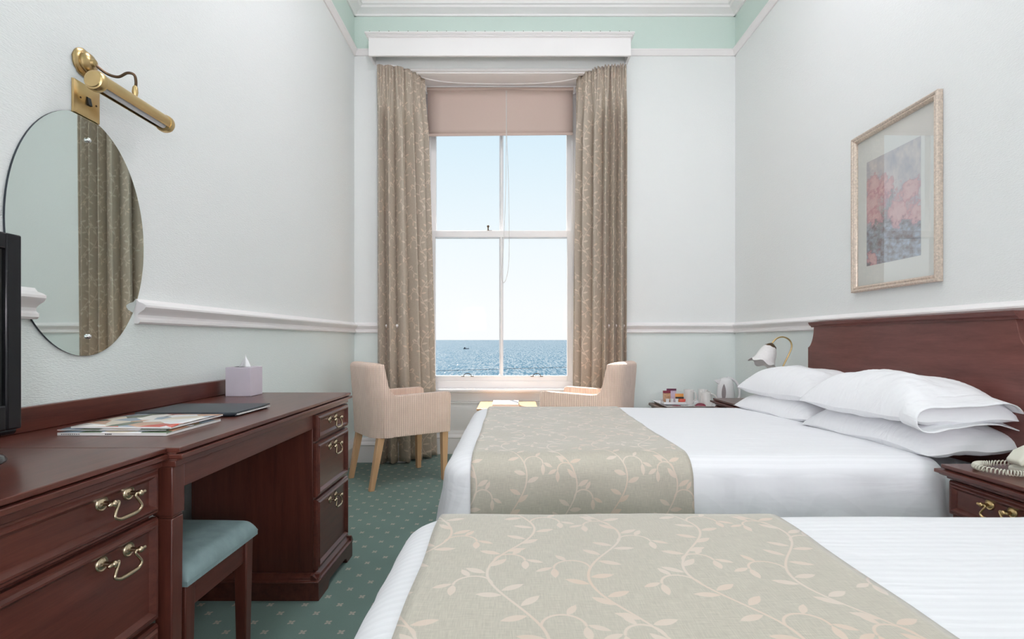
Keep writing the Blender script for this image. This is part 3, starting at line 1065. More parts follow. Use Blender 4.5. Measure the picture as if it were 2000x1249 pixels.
bracket = [(2.035, 0), (2.14, 0), (2.15, .020), (2.165, .028), (2.36, .028), (2.375, .020), (2.385, 0), (2.462, 0), (2.462, .070), (2.035, .070)]
mb.extrude(bracket, lambda p, q, t: (t, p, q), PX + .010, PX + .030)
mb.box((XL + .055, 2.035, 0), (PX + .012, 2.055, .070)).box((XL + .055, 2.442, 0), (PX + .012, 2.462, .070))
cap = [(0, .070), (.034, .070), (.034, .076), (.026, .080), (.024, .088), (.014, .095), (.010, .100), (0, .100)]
mb.extrude(cap, lambda d, z, t: (PX + d - .002, t, z), 2.033, 2.464)
mb.extrude(cap, lambda d, z, t: (t, 2.060 - d, z), XL + .055, PX + .030)
mb.extrude(cap, lambda d, z, t: (t, 2.440 + d, z), XL + .055, PX + .030)
mb.build('pedestal_plinth', 'mahog', dk, .0015)
for z0, z1, hz in ((.606, .708, .668), (.388, .598, .558), (.104, .378, .335)):
    drawer(PX, 2.062, 2.442, z0, z1, dk, 1, hz)

# stool under the desk
st = thing('dressing_stool', (-.99, 1.435, 0), 'dark wooden dressing stool with a padded teal seat, pushed under the desk', 'stool')
SX0, SX1, SY0, SY1 = -1.20, -.785, 1.275, 1.60
mb = MB()


def cushion(u, v):
    x = SX0 - .012 + (SX1 - SX0 + .024) * u
    y = SY0 - .012 + (SY1 - SY0 + .024) * v
    rx = min(1, min(x - SX0 + .012, SX1 + .012 - x) / .030)
    ry = min(1, min(y - SY0 + .012, SY1 + .012 - y) / .030)
    hh = sqrt(max(0, 1 - (1 - rx) ** 2)) * sqrt(max(0, 1 - (1 - ry) ** 2))
    return (x, y, .424 + .036 * hh + .014 * (1 - (2 * u - 1) ** 2) * (1 - (2 * v - 1) ** 2))


mb.grid(40, 36, lambda u, v: cushion(.5 - .5 * cos(pi * u), .5 - .5 * cos(pi * v)))
mb.box((SX0 - .011, SY0 - .011, .412), (SX1 + .011, SY1 + .011, .4245))
mb.build('seat_pad', 'teal', st, smooth=60)
MB().box((SX0 + .006, SY0 + .006, .345), (SX0 + .026, SY1 - .006, .412)).box((SX1 - .026, SY0 + .006, .345), (SX1 - .006, SY1 - .006, .412)) \
    .box((SX0 + .006, SY0 + .006, .345), (SX1 - .006, SY0 + .026, .412)).box((SX0 + .006, SY1 - .026, .345), (SX1 - .006, SY1 - .006, .412)).build('seat_rail', 'mahog', st, .002)
for x in (SX0 + .018, SX1 - .018):
    for y in (SY0 + .018, SY1 - .018):
        MB().taper((x, y, 0), (.0135, .0135), (x, y, .4125), (.020, .020)).build('leg', 'mahog_v', st, .003)

# television on the chest
tv = thing('television', (-1.12, .86, TOPZ), 'black flat television at the left edge, standing on the chest', 'television')
TX, TY0, TY1, TZ0, TZ1 = -1.10, .545, 1.192, .790, 1.233
mb = MB()
mb.box((TX - .055, TY0 + .03, TZ0 + .04), (TX - .020, TY1 - .03, TZ1 - .03))
mb.build('rear_casing', 'black', tv, .012, 3)
bz = .036
mb = MB()
mb.box((TX - .03, TY0, TZ0 + .012), (TX, TY0 + bz, TZ1)).box((TX - .03, TY1 - bz, TZ0 + .012), (TX, TY1, TZ1))
mb.box((TX - .03, TY0 + bz, TZ1 - bz), (TX, TY1 - bz, TZ1)).box((TX - .03, TY0 + bz, TZ0 + .012), (TX, TY1 - bz, TZ0 + .068))
mb.build('bezel', 'black', tv, .004, 3)
box_obj('screen', (TX - .02, TY0 + bz, TZ0 + .068), (TX - .007, TY1 - bz, TZ1 - bz), 'screen', tv)
MB().tube([(TX - .012, TY0 + .01, TZ0 + .010), (TX - .012, TY1 - .012, TZ0 + .010)], .010, 10).build('speaker_bar', 'black', tv)
mb = MB()
mb.lathe([(.001, .02), (.10, .018), (.125, .010), (.13, .003), (.13, 0)][::-1], (TX - .02, .990, TOPZ + .0005), (0, 0, 1), 32, wob=lambda j, a, r, h: (r * (1.0 if abs(sin(a)) > 2 else 1), h))
mb.box((TX - .045, .95, TOPZ + .01), (TX - .025, 1.03, TZ0 + .08))
mb.build('stand', 'black', tv)

# papers on the desk
fd = thing('leather_folder', (-1.035, 1.80, TOPZ), 'navy leatherette folder lying on the desk in front of the tissue box', 'folder')
MB().box((-1.197, 1.685, TOPZ + .0005), (-.880, 1.905, TOPZ + .005)).build('back_cover', 'navy', fd, .002)
MB().box((-1.190, 1.690, TOPZ + .0052), (-.872, 1.910, TOPZ + .0085)).build('pages', 'paper', fd)
MB().add([(-1.197, 1.682, TOPZ + .0088), (-.877, 1.685, TOPZ + .0088), (-.873, 1.912, TOPZ + .0125), (-1.193, 1.908, TOPZ + .0115), (-1.197, 1.682, TOPZ + .0135), (-.877, 1.685, TOPZ + .0135), (-.873, 1.912, TOPZ + .0165), (-1.193, 1.908, TOPZ + .0155)],
         [(0, 3, 2, 1), (4, 5, 6, 7), (0, 1, 5, 4), (1, 2, 6, 5), (2, 3, 7, 6), (3, 0, 4, 7)]).build('front_cover', 'navy', fd, .002)
MB().tube([(-1.194, 1.684, TOPZ + .0075), (-.879, 1.686, TOPZ + .0075)], .0065, 8).build('spine', 'navy', fd)


def magazine(x0, y0, wx, wy, z, th, rz, label, cov):
    t = thing('magazine', (x0, y0, z), label, 'magazine', 'magazines on the desk', rz, True)
    MB().box((.001, .001, .0006), (wx - .001, wy - .001, th - .0006)).build('pages', 'paper', t)
    MB().box((0, 0, 0), (wx, wy, .0006)).build('back_cover', 'paper', t)

    def f(u, v):
        return (wx * u, wy * v, th + .0022 * sin(pi * v) * (1 if v < .5 else 1) - (.0012 if v < .04 else 0))
    MB().grid(10, 10, f).build('front_cover', cov, t, smooth=180, solid=.0008)
    sp = MB().box((0, -.0006, 0), (wx, .0006, th)).build('spine', 'paper', t)
    mb = MB()
    for k in range(9):
        mb.box((.010 + k * .0055, -.0010, th * .35), (.0135 + k * .0055, -.0005, th * .6))
    for k in range(4):
        mb.box((.123 + k * .0045, -.0010, th * .3), (.126 + k * .0045, -.0005, th * .75))
    if th > .005:
        mb.build('spine_print', 'ink', sp)['kind'] = 'stuff'
    return t


magazine(-1.158, 1.352, .280, .245, TOPZ + .0008, .0068, R(-1), 'thick white-spined magazine at the bottom of the pile on the desk', 'cover_b')
magazine(-1.172, 1.368, .280, .235, TOPZ + .0108, .0016, R(0), 'thin magazine in the middle of the pile on the desk', 'cover_b')
magazine(-1.140, 1.372, .262, .235, TOPZ + .0158, .0042, R(-1.5), 'colourful-covered magazine on top of the pile on the desk', 'cover_a')

# tissue box
tb = thing('tissue_box', (-1.183, 2.34, TOPZ), 'pale lilac cube tissue box with a tissue pulled up, on the desk', 'tissue box')
mb = MB().box((-1.237, 2.286, TOPZ + .0005), (-1.129, 2.394, TOPZ + .125))
mb.build('carton', 'lilac', tb, .0012)
MB().lathe([(.001, 0), (.030, 0), (.034, .0006)], (-1.187, 2.335, TOPZ + .1253), (0, 0, 1), 20, wob=lambda j, a, r, h: (r * (1 if abs(cos(a)) < .5 else 1.0), h)).build('opening', 'dark', tb)


def tis(u, v):
    a = (u - .5) * 2
    wdt = .026 * (1 - v) ** .8 + .002
    return (-1.180 + a * wdt + .004 * v, 2.335 + .010 * sin(u * 7) * (1 - v) + .004 * v, TOPZ + .118 + .062 * v * (1 - .25 * abs(a)))


MB().grid(16, 10, tis).build('tissue', 'tissue', tb, smooth=180, solid=.0015)

# oval mirror
MY, MZ, MA, MBB = 1.608, 1.314, .254, .363
mi = thing('oval_mirror', (XL, MY, MZ), 'frameless oval mirror on the left wall above the desk', 'mirror')


def oval(x, k=1.0, n=96):
    return [(x, MY + MA * k * cos(2 * pi * i / n), MZ + MBB * k * sin(2 * pi * i / n)) for i in range(n)]


mb = MB()
N_ = 96
mb.add(oval(XL + .001) + oval(XL + .0068), [tuple(range(N_))] + [(i, (i + 1) % N_, N_ + (i + 1) % N_, N_ + i) for i in range(N_)])
mb.build('glass_edge', 'navy', mi, smooth=60)
MB().add(oval(XL + .0068), [tuple(range(N_))]).build('mirror_face', 'mirror', mi, smooth=0)
for zc in (1.606, 1.010):
    MB().lathe([(.007, 0), (.0075, .004), (.006, .007), (.003, .009), (0, .009)], (XL + .0069, 1.617, zc), (1, 0, 0), 14).build('fixing_screw', 'chrome', mi)

# brass mirror light
ml = thing('mirror_light', (XL, 1.615, 1.83), 'brass tubular picture light above the oval mirror', 'wall light')
mb = MB().lathe([(.040, 0), (.041, .005), (.036, .010), (.030, .012), (.030, .020), (.025, .026), (.012, .030), (.010, .038), (0, .040)], (XL + .0005, 1.607, 1.835), (1, 0, 0), 28,
                wob=lambda j, a, r, h: (r * (1 + (.05 * abs(sin(5 * a)) if j < 3 else 0)), h))
mb.build('wall_rose', 'brass', ml)
arm = smooth_path([(XL + .035, 1.610, 1.832), (XL + .055, 1.630, 1.815), (XL + .075, 1.650, 1.815), (XL + .090, 1.668, 1.836), (XL + .103, 1.680, 1.836), (XL + .106, 1.684, 1.815), (XL + .104, 1.683, 1.790)], 8)
MB().tube(arm, .0042, 8).build('arm', 'bronze', ml)
MB().lathe([(.004, .040), (.0075, .034), (.009, .020), (.007, .010), (.006, 0)][::-1], (XL + .104, 1.683, 1.763), (0, 0, 1), 14).build('arm_joint', 'brass_hi', ml)
LX, LZ = XL + .100, 1.744
mb = MB()
arcp = []
for k in range(21):
    a = R(-38) + R(256) * k / 20
    arcp.append((.027 * cos(a), .027 * sin(a)))
inner = [(p * .93, q * .93) for p, q in arcp[::-1]]
mb.extrude(arcp + inner, lambda p, q, t: (LX + p, t, LZ + q), 1.525, 1.842)
mb.build('lamp_housing', 'brass_hi', ml, smooth=50)
for y0, k in ((1.520, -1), (1.846, 1)):
    MB().lathe([(.0285, -.022), (.0295, -.018), (.0295, -.006), (.027, 0), (.024, .001), (.022, .004), (0, .005)], (LX, y0, LZ), (0, k, 0), 28).build('end_cap', 'brass_hi', ml)
MB().lathe([(.011, 0), (.011, .290)], (LX, 1.54, LZ - .008), (0, 1, 0), 14).build('light_tube', 'plastic_w', ml)
sw = thing('light_switch', (XL, 1.615, 1.72), 'square brass switch plate with black rocker below the mirror light', 'switch')
mb = MB()
yc, zc, hw = 1.615, 1.722, .050
mb.add([(XL + .0005, yc - hw, zc - hw), (XL + .0005, yc + hw, zc - hw), (XL + .0005, yc + hw, zc + hw), (XL + .0005, yc - hw, zc + hw),
        (XL + .007, yc - hw + .001, zc - hw + .001), (XL + .007, yc + hw - .001, zc - hw + .001), (XL + .007, yc + hw - .001, zc + hw - .001), (XL + .007, yc - hw + .001, zc + hw - .001),
        (XL + .011, yc - hw + .012, zc - hw + .012), (XL + .011, yc + hw - .012, zc - hw + .012), (XL + .011, yc + hw - .012, zc + hw - .012), (XL + .011, yc - hw + .012, zc + hw - .012)],
       [(0, 1, 5, 4), (1, 2, 6, 5), (2, 3, 7, 6), (3, 0, 4, 7), (4, 5, 9, 8), (5, 6, 10, 9), (6, 7, 11, 10), (7, 4, 8, 11), (8, 9, 10, 11)])
mb.build('switch_plate', 'brass_hi', sw, smooth=20)
MB().add([(XL + .011, yc - .007, zc - .013), (XL + .011, yc + .007, zc - .013), (XL + .011, yc + .007, zc + .013), (XL + .011, yc - .007, zc + .013),
          (XL + .018, yc - .007, zc - .012), (XL + .018, yc + .007, zc - .012), (XL + .013, yc + .007, zc + .012), (XL + .013, yc - .007, zc + .012)],
         [(0, 1, 5, 4), (1, 2, 6, 5), (2, 3, 7, 6), (3, 0, 4, 7), (4, 5, 6, 7)]).build('rocker', 'black', sw, smooth=20)
for s in (-1, 1):
    MB().lathe([(.003, 0), (.003, .001), (0, .0015)], (XL + .011, yc + s * .030, zc), (1, 0, 0), 10).build('screw', 'bronze', sw)


# ------------------------------------------------------------------ armchairs
def armchair(cx, cy, rz, label):
    c = thing('armchair', (cx, cy, 0), label, 'armchair', 'armchairs by the window', rz, True)
    side = [(.28, .345), (.285, .600), (.280, .622), (.262, .632), (.10, .628), (-.10, .622), (-.140, .628), (-.165, .650), (-.185, .700), (-.205, .780), (-.214, .826),
            (-.220, .834), (-.226, .820), (-.222, .60), (-.216, .345)]
    for s in (-1, 1):
        y0, y1 = s * .192, s * .250
        m = MB()
        m.extrude(side, lambda p, q, t: (p, t, q), min(y0, y1), max(y0, y1))
        m.build('arm', 'cord_fab', c, .012, 3)
    m = MB()      # back: lofted across the width, its rear corners rounded
    back = [(-.150, .345, 0), (-.150, .40, 0), (-.185, .70, 0), (-.210, .822, 0), (-.222, .838, .15), (-.240, .845, .35), (-.264, .846, .6), (-.288, .842, .85), (-.304, .830, 1), (-.306, .812, 1), (-.298, .70, 1), (-.289, .60, 1), (-.282, .47, 1), (-.276, .345, 1)]
    ts = [-.251 + .502 * k / 24 for k in range(25)]
    for t in ts:
        e = max(0, (abs(t) - .130) / .121) ** 2.3
        for p, q, w_ in back:
            m.v.append((p + .072 * e * w_ - .006 * (1 - (t / .251) ** 2), t, q - .012 * e * (1 if q > .8 else 0)))
    nb = len(back)
    for k in range(24):
        for j in range(nb):
            j2 = (j + 1) % nb
            m.f.append((k * nb + j, k * nb + j2, (k + 1) * nb + j2, (k + 1) * nb + j))
    m.f += [tuple(range(nb))[::-1], tuple(range(24 * nb, 25 * nb))]
    m.build('backrest', 'cord_fab', c, smooth=50)
    MB().box((-.20, -.194, .345), (.278, .194, .405)).build('seat_base', 'cord_fab', c, .008)
    MB().box((-.165, -.190, .405), (.286, .190, .478)).build('seat_cushion', 'cord_fab', c, .022, 4)
    for s in (-1, 1):
        MB().taper((.247, s * .214, 0), (.016, .016), (.247, s * .214, .346), (.023, .023)).build('leg', 'oak', c, .002)
        MB().taper((-.285, s * .205, 0), (.016, .016), (-.222, s * .206, .346), (.023, .023)).build('leg', 'oak', c, .002)
    return c


armchair(-.823, 3.845, R(35), 'pink-beige ribbed armchair beside the desk, its four oak legs in view')
armchair(.555, 3.895, R(180 - 28), 'pink-beige ribbed armchair right of the window, half hidden by the bed')

# coffee table by the window
ct = thing('side_table', (-.048, 4.33, 0), 'low light-oak table under the window between the armchairs', 'table')
MB().box((-.285, 4.09, .452), (.19, 4.585, .470)).build('table_top', 'oak_top', ct, .006, 3)
MB().box((-.255, 4.12, .40), (.16, 4.14, .452)).box((-.255, 4.535, .40), (.16, 4.555, .452)).box((-.255, 4.12, .40), (-.235, 4.555, .452)).box((.14, 4.12, .40), (.16, 4.555, .452)).build('apron', 'oak_top', ct, .002)
for x in (-.243, .148):
    for y in (4.132, 4.543):
        MB().taper((x, y, 0), (.014, .014), (x, y, .4525), (.02, .02)).build('leg', 'oak', ct, .002)
for k, (x0, y0, x1, y1, mt, lb) in enumerate(((-.172, 4.20, .045, 4.47, 'paper', 'white booklet under another on the oak table by the window'),
                                             (-.168, 4.205, .040, 4.475, 'paper', 'white booklet on top of another on the oak table by the window'))):
    t = thing('booklet', ((x0 + x1) / 2, (y0 + y1) / 2, .4705 + k * .0105), lb, 'booklet', 'booklets on the oak table')
    z = .4705 + k * .0105
    MB().box((x0 + .001, y0 + .001, z + .001), (x1 - .001, y1 - .001, z + .009)).build('pages', 'paper', t)
    MB().box((x0, y0, z), (x1, y1, z + .001)).box((x0, y0, z + .009), (x1, y1, z + .010)).build('cover', 'brownpack' if k == 0 else 'tissue', t)


# ------------------------------------------------------------------ beds
def und(x, y):
    return .0035 * noise.noise((x * 2.6, y * 2.6, 1.7)) + .0018 * noise.noise((x * 7, y * 9, 5.1))


ZT = .602
DPROF = [(-.050, .12), (-.042, .20), (-.030, .30), (-.016, .40), (-.004, .47), (0, .515)]
for k in range(1, 10):
    a = (pi / 2) * k / 9
    DPROF.append((.092 * (1 - cos(a)) ** 1.05, .515 + (ZT - .515) * sin(a) ** .9))


def side_fold(s, z):
    amp = max(0, min(1, (.57 - z) / .25)) * .016
    return amp * (sin(s * 23 + 2 * sin(s * 5)) + .7 * noise.noise((s * 9, z * 3, 2)))


def duvet(name, label, x0, x1, y0, y1, group):
    t = thing(name, ((x0 + x1) / 2, (y0 + y1) / 2, .56), label, 'duvet', group)
    nl, ns, nc = 70, 46, 10
    half = (y1 - y0) / 2
    rings = [(i, z) for i, z in DPROF] + [(q, ZT) for q in (.14, .19, .26, .34, .42, .50, .57, .63, .68) if q < half - .02] + [(half - .012, ZT)]
    mb = MB()
    cnt = None
    for ins, z in rings:
        a0, a1, b0, b1 = x0 + ins, x1 - ins * .75, y0 + ins, y1 - ins
        r = max(.10 - ins * .35, .006)
        r = min(r, (b1 - b0) / 2 * .9)
        pts = []
        for i in range(nl):
            pts.append((a0 + r + (a1 - a0 - 2 * r) * i / nl, b0, 0, -1))
        for i in range(nc):
            a = -pi / 2 + (pi / 2) * i / nc
            pts.append((a1 - r + r * cos(a), b0 + r + r * sin(a), cos(a), sin(a)))
        for i in range(ns):
            pts.append((a1, b0 + r + (b1 - b0 - 2 * r) * i / ns, 1, 0))
        for i in range(nc):
            a = (pi / 2) * i / nc
            pts.append((a1 - r + r * cos(a), b1 - r + r * sin(a), cos(a), sin(a)))
        for i in range(nl):
            pts.append((a1 - r - (a1 - a0 - 2 * r) * i / nl, b1, 0, 1))
        for i in range(nc):
            a = pi / 2 + (pi / 2) * i / nc
            pts.append((a0 + r + r * cos(a), b1 - r + r * sin(a), cos(a), sin(a)))
        for i in range(ns):
            pts.append((a0, b1 - r - (b1 - b0 - 2 * r) * i / ns, -1, 0))
        for i in range(nc):
            a = pi + (pi / 2) * i / nc
            pts.append((a0 + r + r * cos(a), b0 + r + r * sin(a), cos(a), sin(a)))
        cnt = len(pts)
        for px, py, nx, ny in pts:
            zz = z
            head = max(0, min(1, (nx - .2) / .5))
            floor_z = .12 + (.548 - .12) * head
            zz = max(zz, floor_z)
            f = side_fold(px + 1.7 * py, z) * (1 - head)
            mb.v.append((px + nx * f, py + ny * f, zz + (und(px, py) if z > .55 else 0)))
    m = len(rings)
    for i in range(m - 1):
        for k in range(cnt):
            k2 = (k + 1) % cnt
            mb.f.append((i * cnt + k, i * cnt + k2, (i + 1) * cnt + k2, (i + 1) * cnt + k))
    mb.f.append(tuple((m - 1) * cnt + k for k in range(cnt)))
    mb.build('duvet_cover', 'linen', t, smooth=180)
    return t


def runner(label, x0, x1, y0, y1, group):
    t = thing('bed_runner', ((x0 + x1) / 2, (y0 + y1) / 2, ZT), label, 'bed runner', group)
    prof = [(y0 + i, z, -1) for i, z in DPROF if z > .17]
    nt_ = 40
    ya, yb = prof[-1][0], y1 - (prof[-1][0] - y0)
    prof += [(ya + (yb - ya) * k / nt_, ZT, 0) for k in range(1, nt_)]
    prof += [(y1 - i, z, 1) for i, z in DPROF[::-1] if z > .17]
    arc = [0]
    for a, b in zip(prof, prof[1:]):
        arc.append(arc[-1] + sqrt((a[0] - b[0]) ** 2 + (a[1] - b[1]) ** 2))
    nv = len(prof) - 1

    def pos(u, v):
        j = round(v * nv)
        y, z, s = prof[j]
        jn, jp = min(j + 1, nv), max(j - 1, 0)
        ty, tz = prof[jn][0] - prof[jp][0], prof[jn][1] - prof[jp][1]
        L = sqrt(ty * ty + tz * tz)
        ny, nz = -tz / L, ty / L
        x = x0 + (x1 - x0) * u + .006 * noise.noise((u * 0 + 3, v * 6, x0)) * (1 - 2 * u)
        sg = -1 if y < (y0 + y1) / 2 else 1
        yo = (y0 if sg < 0 else y1) + (y - (y0 if sg < 0 else y1))
        f = side_fold(x + 1.7 * (y if s else 0), z) * sg if s else 0
        off = .0055
        zz = z + (und(x, y) if z > .55 else 0)
        wav = .003 * max(0, noise.noise((x * 8, y * 5, 9)))
        return (x, yo + f + ny * off, zz + nz * (off + wav))

    MB().grid(48, nv, pos, lambda u, v: (x0 + (x1 - x0) * u, arc[round(v * nv)])).build('runner_cloth', 'runner', t, smooth=180, solid=.003)
    return t


def headboard(y0, y1, parent):
    xb, xf = XR - .066, XR - .040
    t0, t1 = y0 + .068, y1 - .068
    prof = [(y0, .25), (y1, .25), (y1, .955)]
    for k in range(1, 11):
        a = (pi / 2) * k / 10
        prof.append((y1 - .060 * sin(a), .955 + .115 * (1 - cos(a)) ** .85))
    prof += [(t1, 1.078), (t0, 1.078)]
    for k in range(9, -1, -1):
        a = (pi / 2) * k / 10
        prof.append((y0 + .060 * sin(a), .955 + .115 * (1 - cos(a)) ** .85))
    hb = MB().extrude(prof, lambda p, q, t: (t, p, q), xb, xf + .004).build('headboard', 'mahog_head', parent, .002)
    cap = [(0, 1.072), (.006, 1.072), (.010, 1.080), (.018, 1.084), (.020, 1.090), (.024, 1.096), (.024, 1.101), (-.034, 1.101), (-.034, 1.072)]
    MB().extrude(cap, lambda d, z, t: (xb - d, t, z), t0 - .022, t1 + .022).build('headboard_cap', 'mahog_head', hb)
    for q in (y0 + .2, y1 - .2):
        MB().box((xf, q - .03, 0), (xf + .02, q + .03, .9)).build('headboard_strut', 'mahog_head', hb)
    return hb


def bed(label, y0, y1, group):
    b = thing('bed', (.75, (y0 + y1) / 2, 0), label, 'bed', group)
    MB().box((-.17, y0 + .05, .06), (1.735, y1 - .05, .33)).build('divan_base', 'mount', b, .02, 3)
    MB().box((-.19, y0 + .035, .33), (1.738, y1 - .035, .540)).build('mattress', 'linen', b, .035, 4)
    for x in (-.05, 1.6):
        for y in (y0 + .15, y1 - .15):
            MB().lathe([(.02, 0), (.025, .06)], (x, y, 0), (0, 0, 1), 12).build('castor', 'black', b)
    return b


b1 = bed('double bed by the window with a mahogany headboard', 1.785, 3.20, 'beds')
headboard(1.785, 3.155, b1)
b2 = bed('bed nearest the camera with a vine-patterned runner', .29, 1.268, 'beds')
headboard(.32, 1.20, b2)
duvet('duvet', 'white striped duvet on the far bed beside the window', -.245, 1.50, 1.785, 3.20, 'duvets')
duvet('duvet', 'white striped duvet on the near bed in the foreground', -.245, 1.50, .29, 1.268, 'duvets')
runner('sage vine-patterned bed runner across the far bed', -.143, .600, 1.785, 3.20, 'bed runners')
runner('pale sage vine-patterned bed runner across the foreground bed', -.162, .585, .29, 1.268, 'bed runners')


def pillow(cx, cy, cz, rz, label, hx=.235, hy=.36, T=.085, seed=0.0, tilt=0.0, mouth=False, droop=0.0):
    t = thing('pillow', (cx, cy, cz), label, 'pillow', 'white pillows', rz, True)
    t.rotation_euler = (0, tilt, rz)
    mb = MB()

    def surf(sgn):
        def f(u, v):
            a, b = 2 * u - 1, 2 * v - 1
            ea, eb = 1 - abs(a) ** 3.2, 1 - abs(b) ** 3.6
            h = max(0, ea) ** .55 * max(0, eb) ** .55
            x = hx * a * (1 - .07 * (1 - b * b) * abs(a) ** 3)
            y = hy * b * (1 - .05 * (1 - a * a) * abs(b) ** 3)
            z = sgn * T * h * (1.0 if sgn > 0 else .62)
            wr = noise.noise((x * 9 + seed, y * 7, seed)) * .014 + noise.noise((x * 20 + y * 9, y * 12 + seed, 3)) * .009
            rad = sin(math.atan2(b, a) * 9 + seed) * .004 * (abs(a) * abs(b))
            z += (wr + rad) * (h ** .5)
            z += .016 * noise.noise((a * 1.7, b * 1.7, seed + 8)) * (1 - h) - droop * max(abs(a), abs(b)) ** 2.5
            return (x, y, z)
        return f
    mb.grid(40, 52, surf(1))
    o = len(mb.v)
    mb.grid(40, 52, lambda u, v: surf(-1)(1 - u, v))
    mb.build('pillow_body', 'pillow', t, smooth=180)
    if mouth:
        m2 = MB()
        n_ = 56

        def lip(u, v):
            a = 2 * pi * u
            ca, sa = cos(a), sin(a)
            hh = (.066 if sa > 0 else .046) * (.72 + .28 * min(1, v * 2.5) - .25 * v) + .006 * noise.noise((ca * 3, sa * 2, seed + v))
            x = hx * (.86 + .13 * min(1, v * 2.5)) * (1 if ca > 0 else -1) * abs(ca) ** .8
            z = hh * (1 if sa > 0 else -1) * abs(sa) ** .8 - .020 - .022 * v - .026 * abs(ca) ** 3 + .012 * v * sin(3 * a + seed)
            y = -hy + .115 - .125 * v - .012 * v * sin(2 * a + seed)
            return (x, y, z)
        m2.grid(n_, 10, lip)
        m2.build('pillowcase_hem', 'pillow', t, smooth=180, solid=.003)
    return t


pillow(1.535, 2.850, .646, R(8), 'lower white pillow of the stack beside the bedside lamp', seed=1.0, T=.078, hx=.195, hy=.325, droop=.034)
pillow(1.545, 2.840, .758, R(7), 'upper white pillow of the stack beside the bedside lamp', seed=5.0, T=.098, hx=.195, hy=.325, droop=.040)
pillow(1.568, 2.165, .646, R(5), 'lower white pillow of the stack nearest the camera', seed=9.0, T=.080, hx=.198, hy=.345, droop=.034)
pillow(1.540, 2.155, .775, R(4), 'upper white pillow nearest the camera with its open case end showing', seed=12.0, T=.095, hx=.198, hy=.335, mouth=True, droop=.055)


# ------------------------------------------------------------------ bedside tables
def nightstand(y0, y1, label, xf):
    nz = .595
    t = thing('bedside_table', (1.6, (y0 + y1) / 2, 0), label, 'bedside table', 'bedside tables')
    MB().box((xf + .022, y0 + .02, .06), (XR - .03, y1 - .02, .553)).build('carcass', 'mahog_v', t, .002)
    mb = MB()
    for dx, za, zb in ((0, 0, .012), (-.006, .012, .016), (.016, .016, .028), (.004, .028, .034), (-.010, .034, .044)):
        mb.box((xf - dx, y0 - min(dx, .01), nz - zb), (XR - .028, y1 + min(dx, .01), nz - za))
    mb.build('table_top', 'mahog', t, .0028, 2)
    MB().box((xf + .014, y0 + .012, 0), (XR - .03, y1 - .012, .06)).build('plinth', 'mahog', t, .003)
    d = drawer(xf + .022, y0 + .022, y1 - .022, .440, .548, t, -1, .512, None, 'mahog', 'brass_hi')
    MB().box((xf + .006, y0 + .03, .085), (xf + .022, y1 - .03, .425)).build('door', 'mahog_v', t, .004)
    return t


nightstand(1.335, 1.738, 'mahogany bedside table between the beds with a brass drawer handle and telephone on top', 1.395)
nightstand(3.285, 3.700, 'mahogany bedside table beyond the far bed, under the small bedside lamp', 1.385)

# telephone
NZ = .5955
ph = thing('telephone', (1.62, 1.56, NZ), 'cream corded telephone on the bedside table at the right edge', 'telephone')
mb = MB().add([(1.520, 1.45, NZ), (1.765, 1.45, NZ), (1.765, 1.64, NZ), (1.520, 1.64, NZ), (1.520, 1.45, NZ + .018), (1.765, 1.45, NZ + .075), (1.765, 1.64, NZ + .075), (1.520, 1.64, NZ + .018)],
              [(0, 3, 2, 1), (4, 5, 6, 7), (0, 1, 5, 4), (1, 2, 6, 5), (2, 3, 7, 6), (3, 0, 4, 7)])
mb.build('phone_base', 'phone', ph, .006, 3)
mb = MB()
hs = [(0, 0), (.045, 0), (.052, .012), (.165, .012), (.172, 0), (.215, 0), (.218, .018), (.190, .034), (.03, .034), (-.002, .018)]
ca, sa = cos(R(24)), sin(R(24))
mb.extrude(hs, lambda p, q, t: (1.514 + p * ca - q * sa, t, NZ + .0245 + p * sa + q * ca), 1.585, 1.632)
mb.build('handset', 'phone', ph, .006, 3)
coil = []
base = smooth_path([(1.545, 1.640, NZ + .026), (1.510, 1.690, NZ + .012), (1.465, 1.685, NZ + .011), (1.430, 1.640, NZ + .011), (1.455, 1.580, NZ + .011), (1.500, 1.560, NZ + .011), (1.536, 1.56, NZ + .012)], 24)
for i, p in enumerate(base):
    a = i * 1.15
    d = (base[min(i + 1, len(base) - 1)] - base[max(i - 1, 0)]).normalized()
    u = Vector((0, 0, 1))
    q = d.cross(u).normalized()
    coil.append((p, q, u))
fine = []
for i in range(len(coil) - 1):
    for k in range(5):
        t_ = k / 5
        a = (i + t_) * 1.9
        p = coil[i][0].lerp(coil[i + 1][0], t_)
        fine.append(p + coil[i][1] * (.0075 * cos(a)) + coil[i][2] * (.0075 * sin(a)))
MB().tube(fine, .0019, 5).build('coiled_cord', 'phone', ph, smooth=180)

# bedside lamp
la = thing('bedside_lamp', (1.655, 3.37, NZ), 'brass swan-neck bedside lamp with frosted tulip glass shade', 'lamp')
MB().lathe([(.062, 0), (.062, .006), (.050, .014), (.020, .022), (.010, .034), (.007, .05)], (1.655, 3.37, NZ), (0, 0, 1), 28).build('lamp_base', 'brass_hi', la)
neck = smooth_path([(1.655, 3.37, NZ + .04), (1.672, 3.365, .74), (1.700, 3.355, .835), (1.733, 3.345, .915), (1.745, 3.34, .960), (1.730, 3.34, .998), (1.690, 3.335, 1.017), (1.650, 3.33, 1.010), (1.622, 3.33, .985), (1.612, 3.33, .965)], 8)
MB().tube(neck, .0048, 10).build('swan_neck', 'brass_hi', la)
axd = Vector((-.42, -.05, -.90)).normalized()
so = Vector((1.612, 3.33, .968))
MB().lathe([(.006, -.012), (.016, -.006), (.030, .006), (.034, .018), (.032, .022), (.0, .022)], so, axd, 20, wob=lambda j, a, r, h: (r * (1 + (.08 * sin(6 * a) if j > 1 else 0)), h)).build('shade_holder', 'bronze', la)
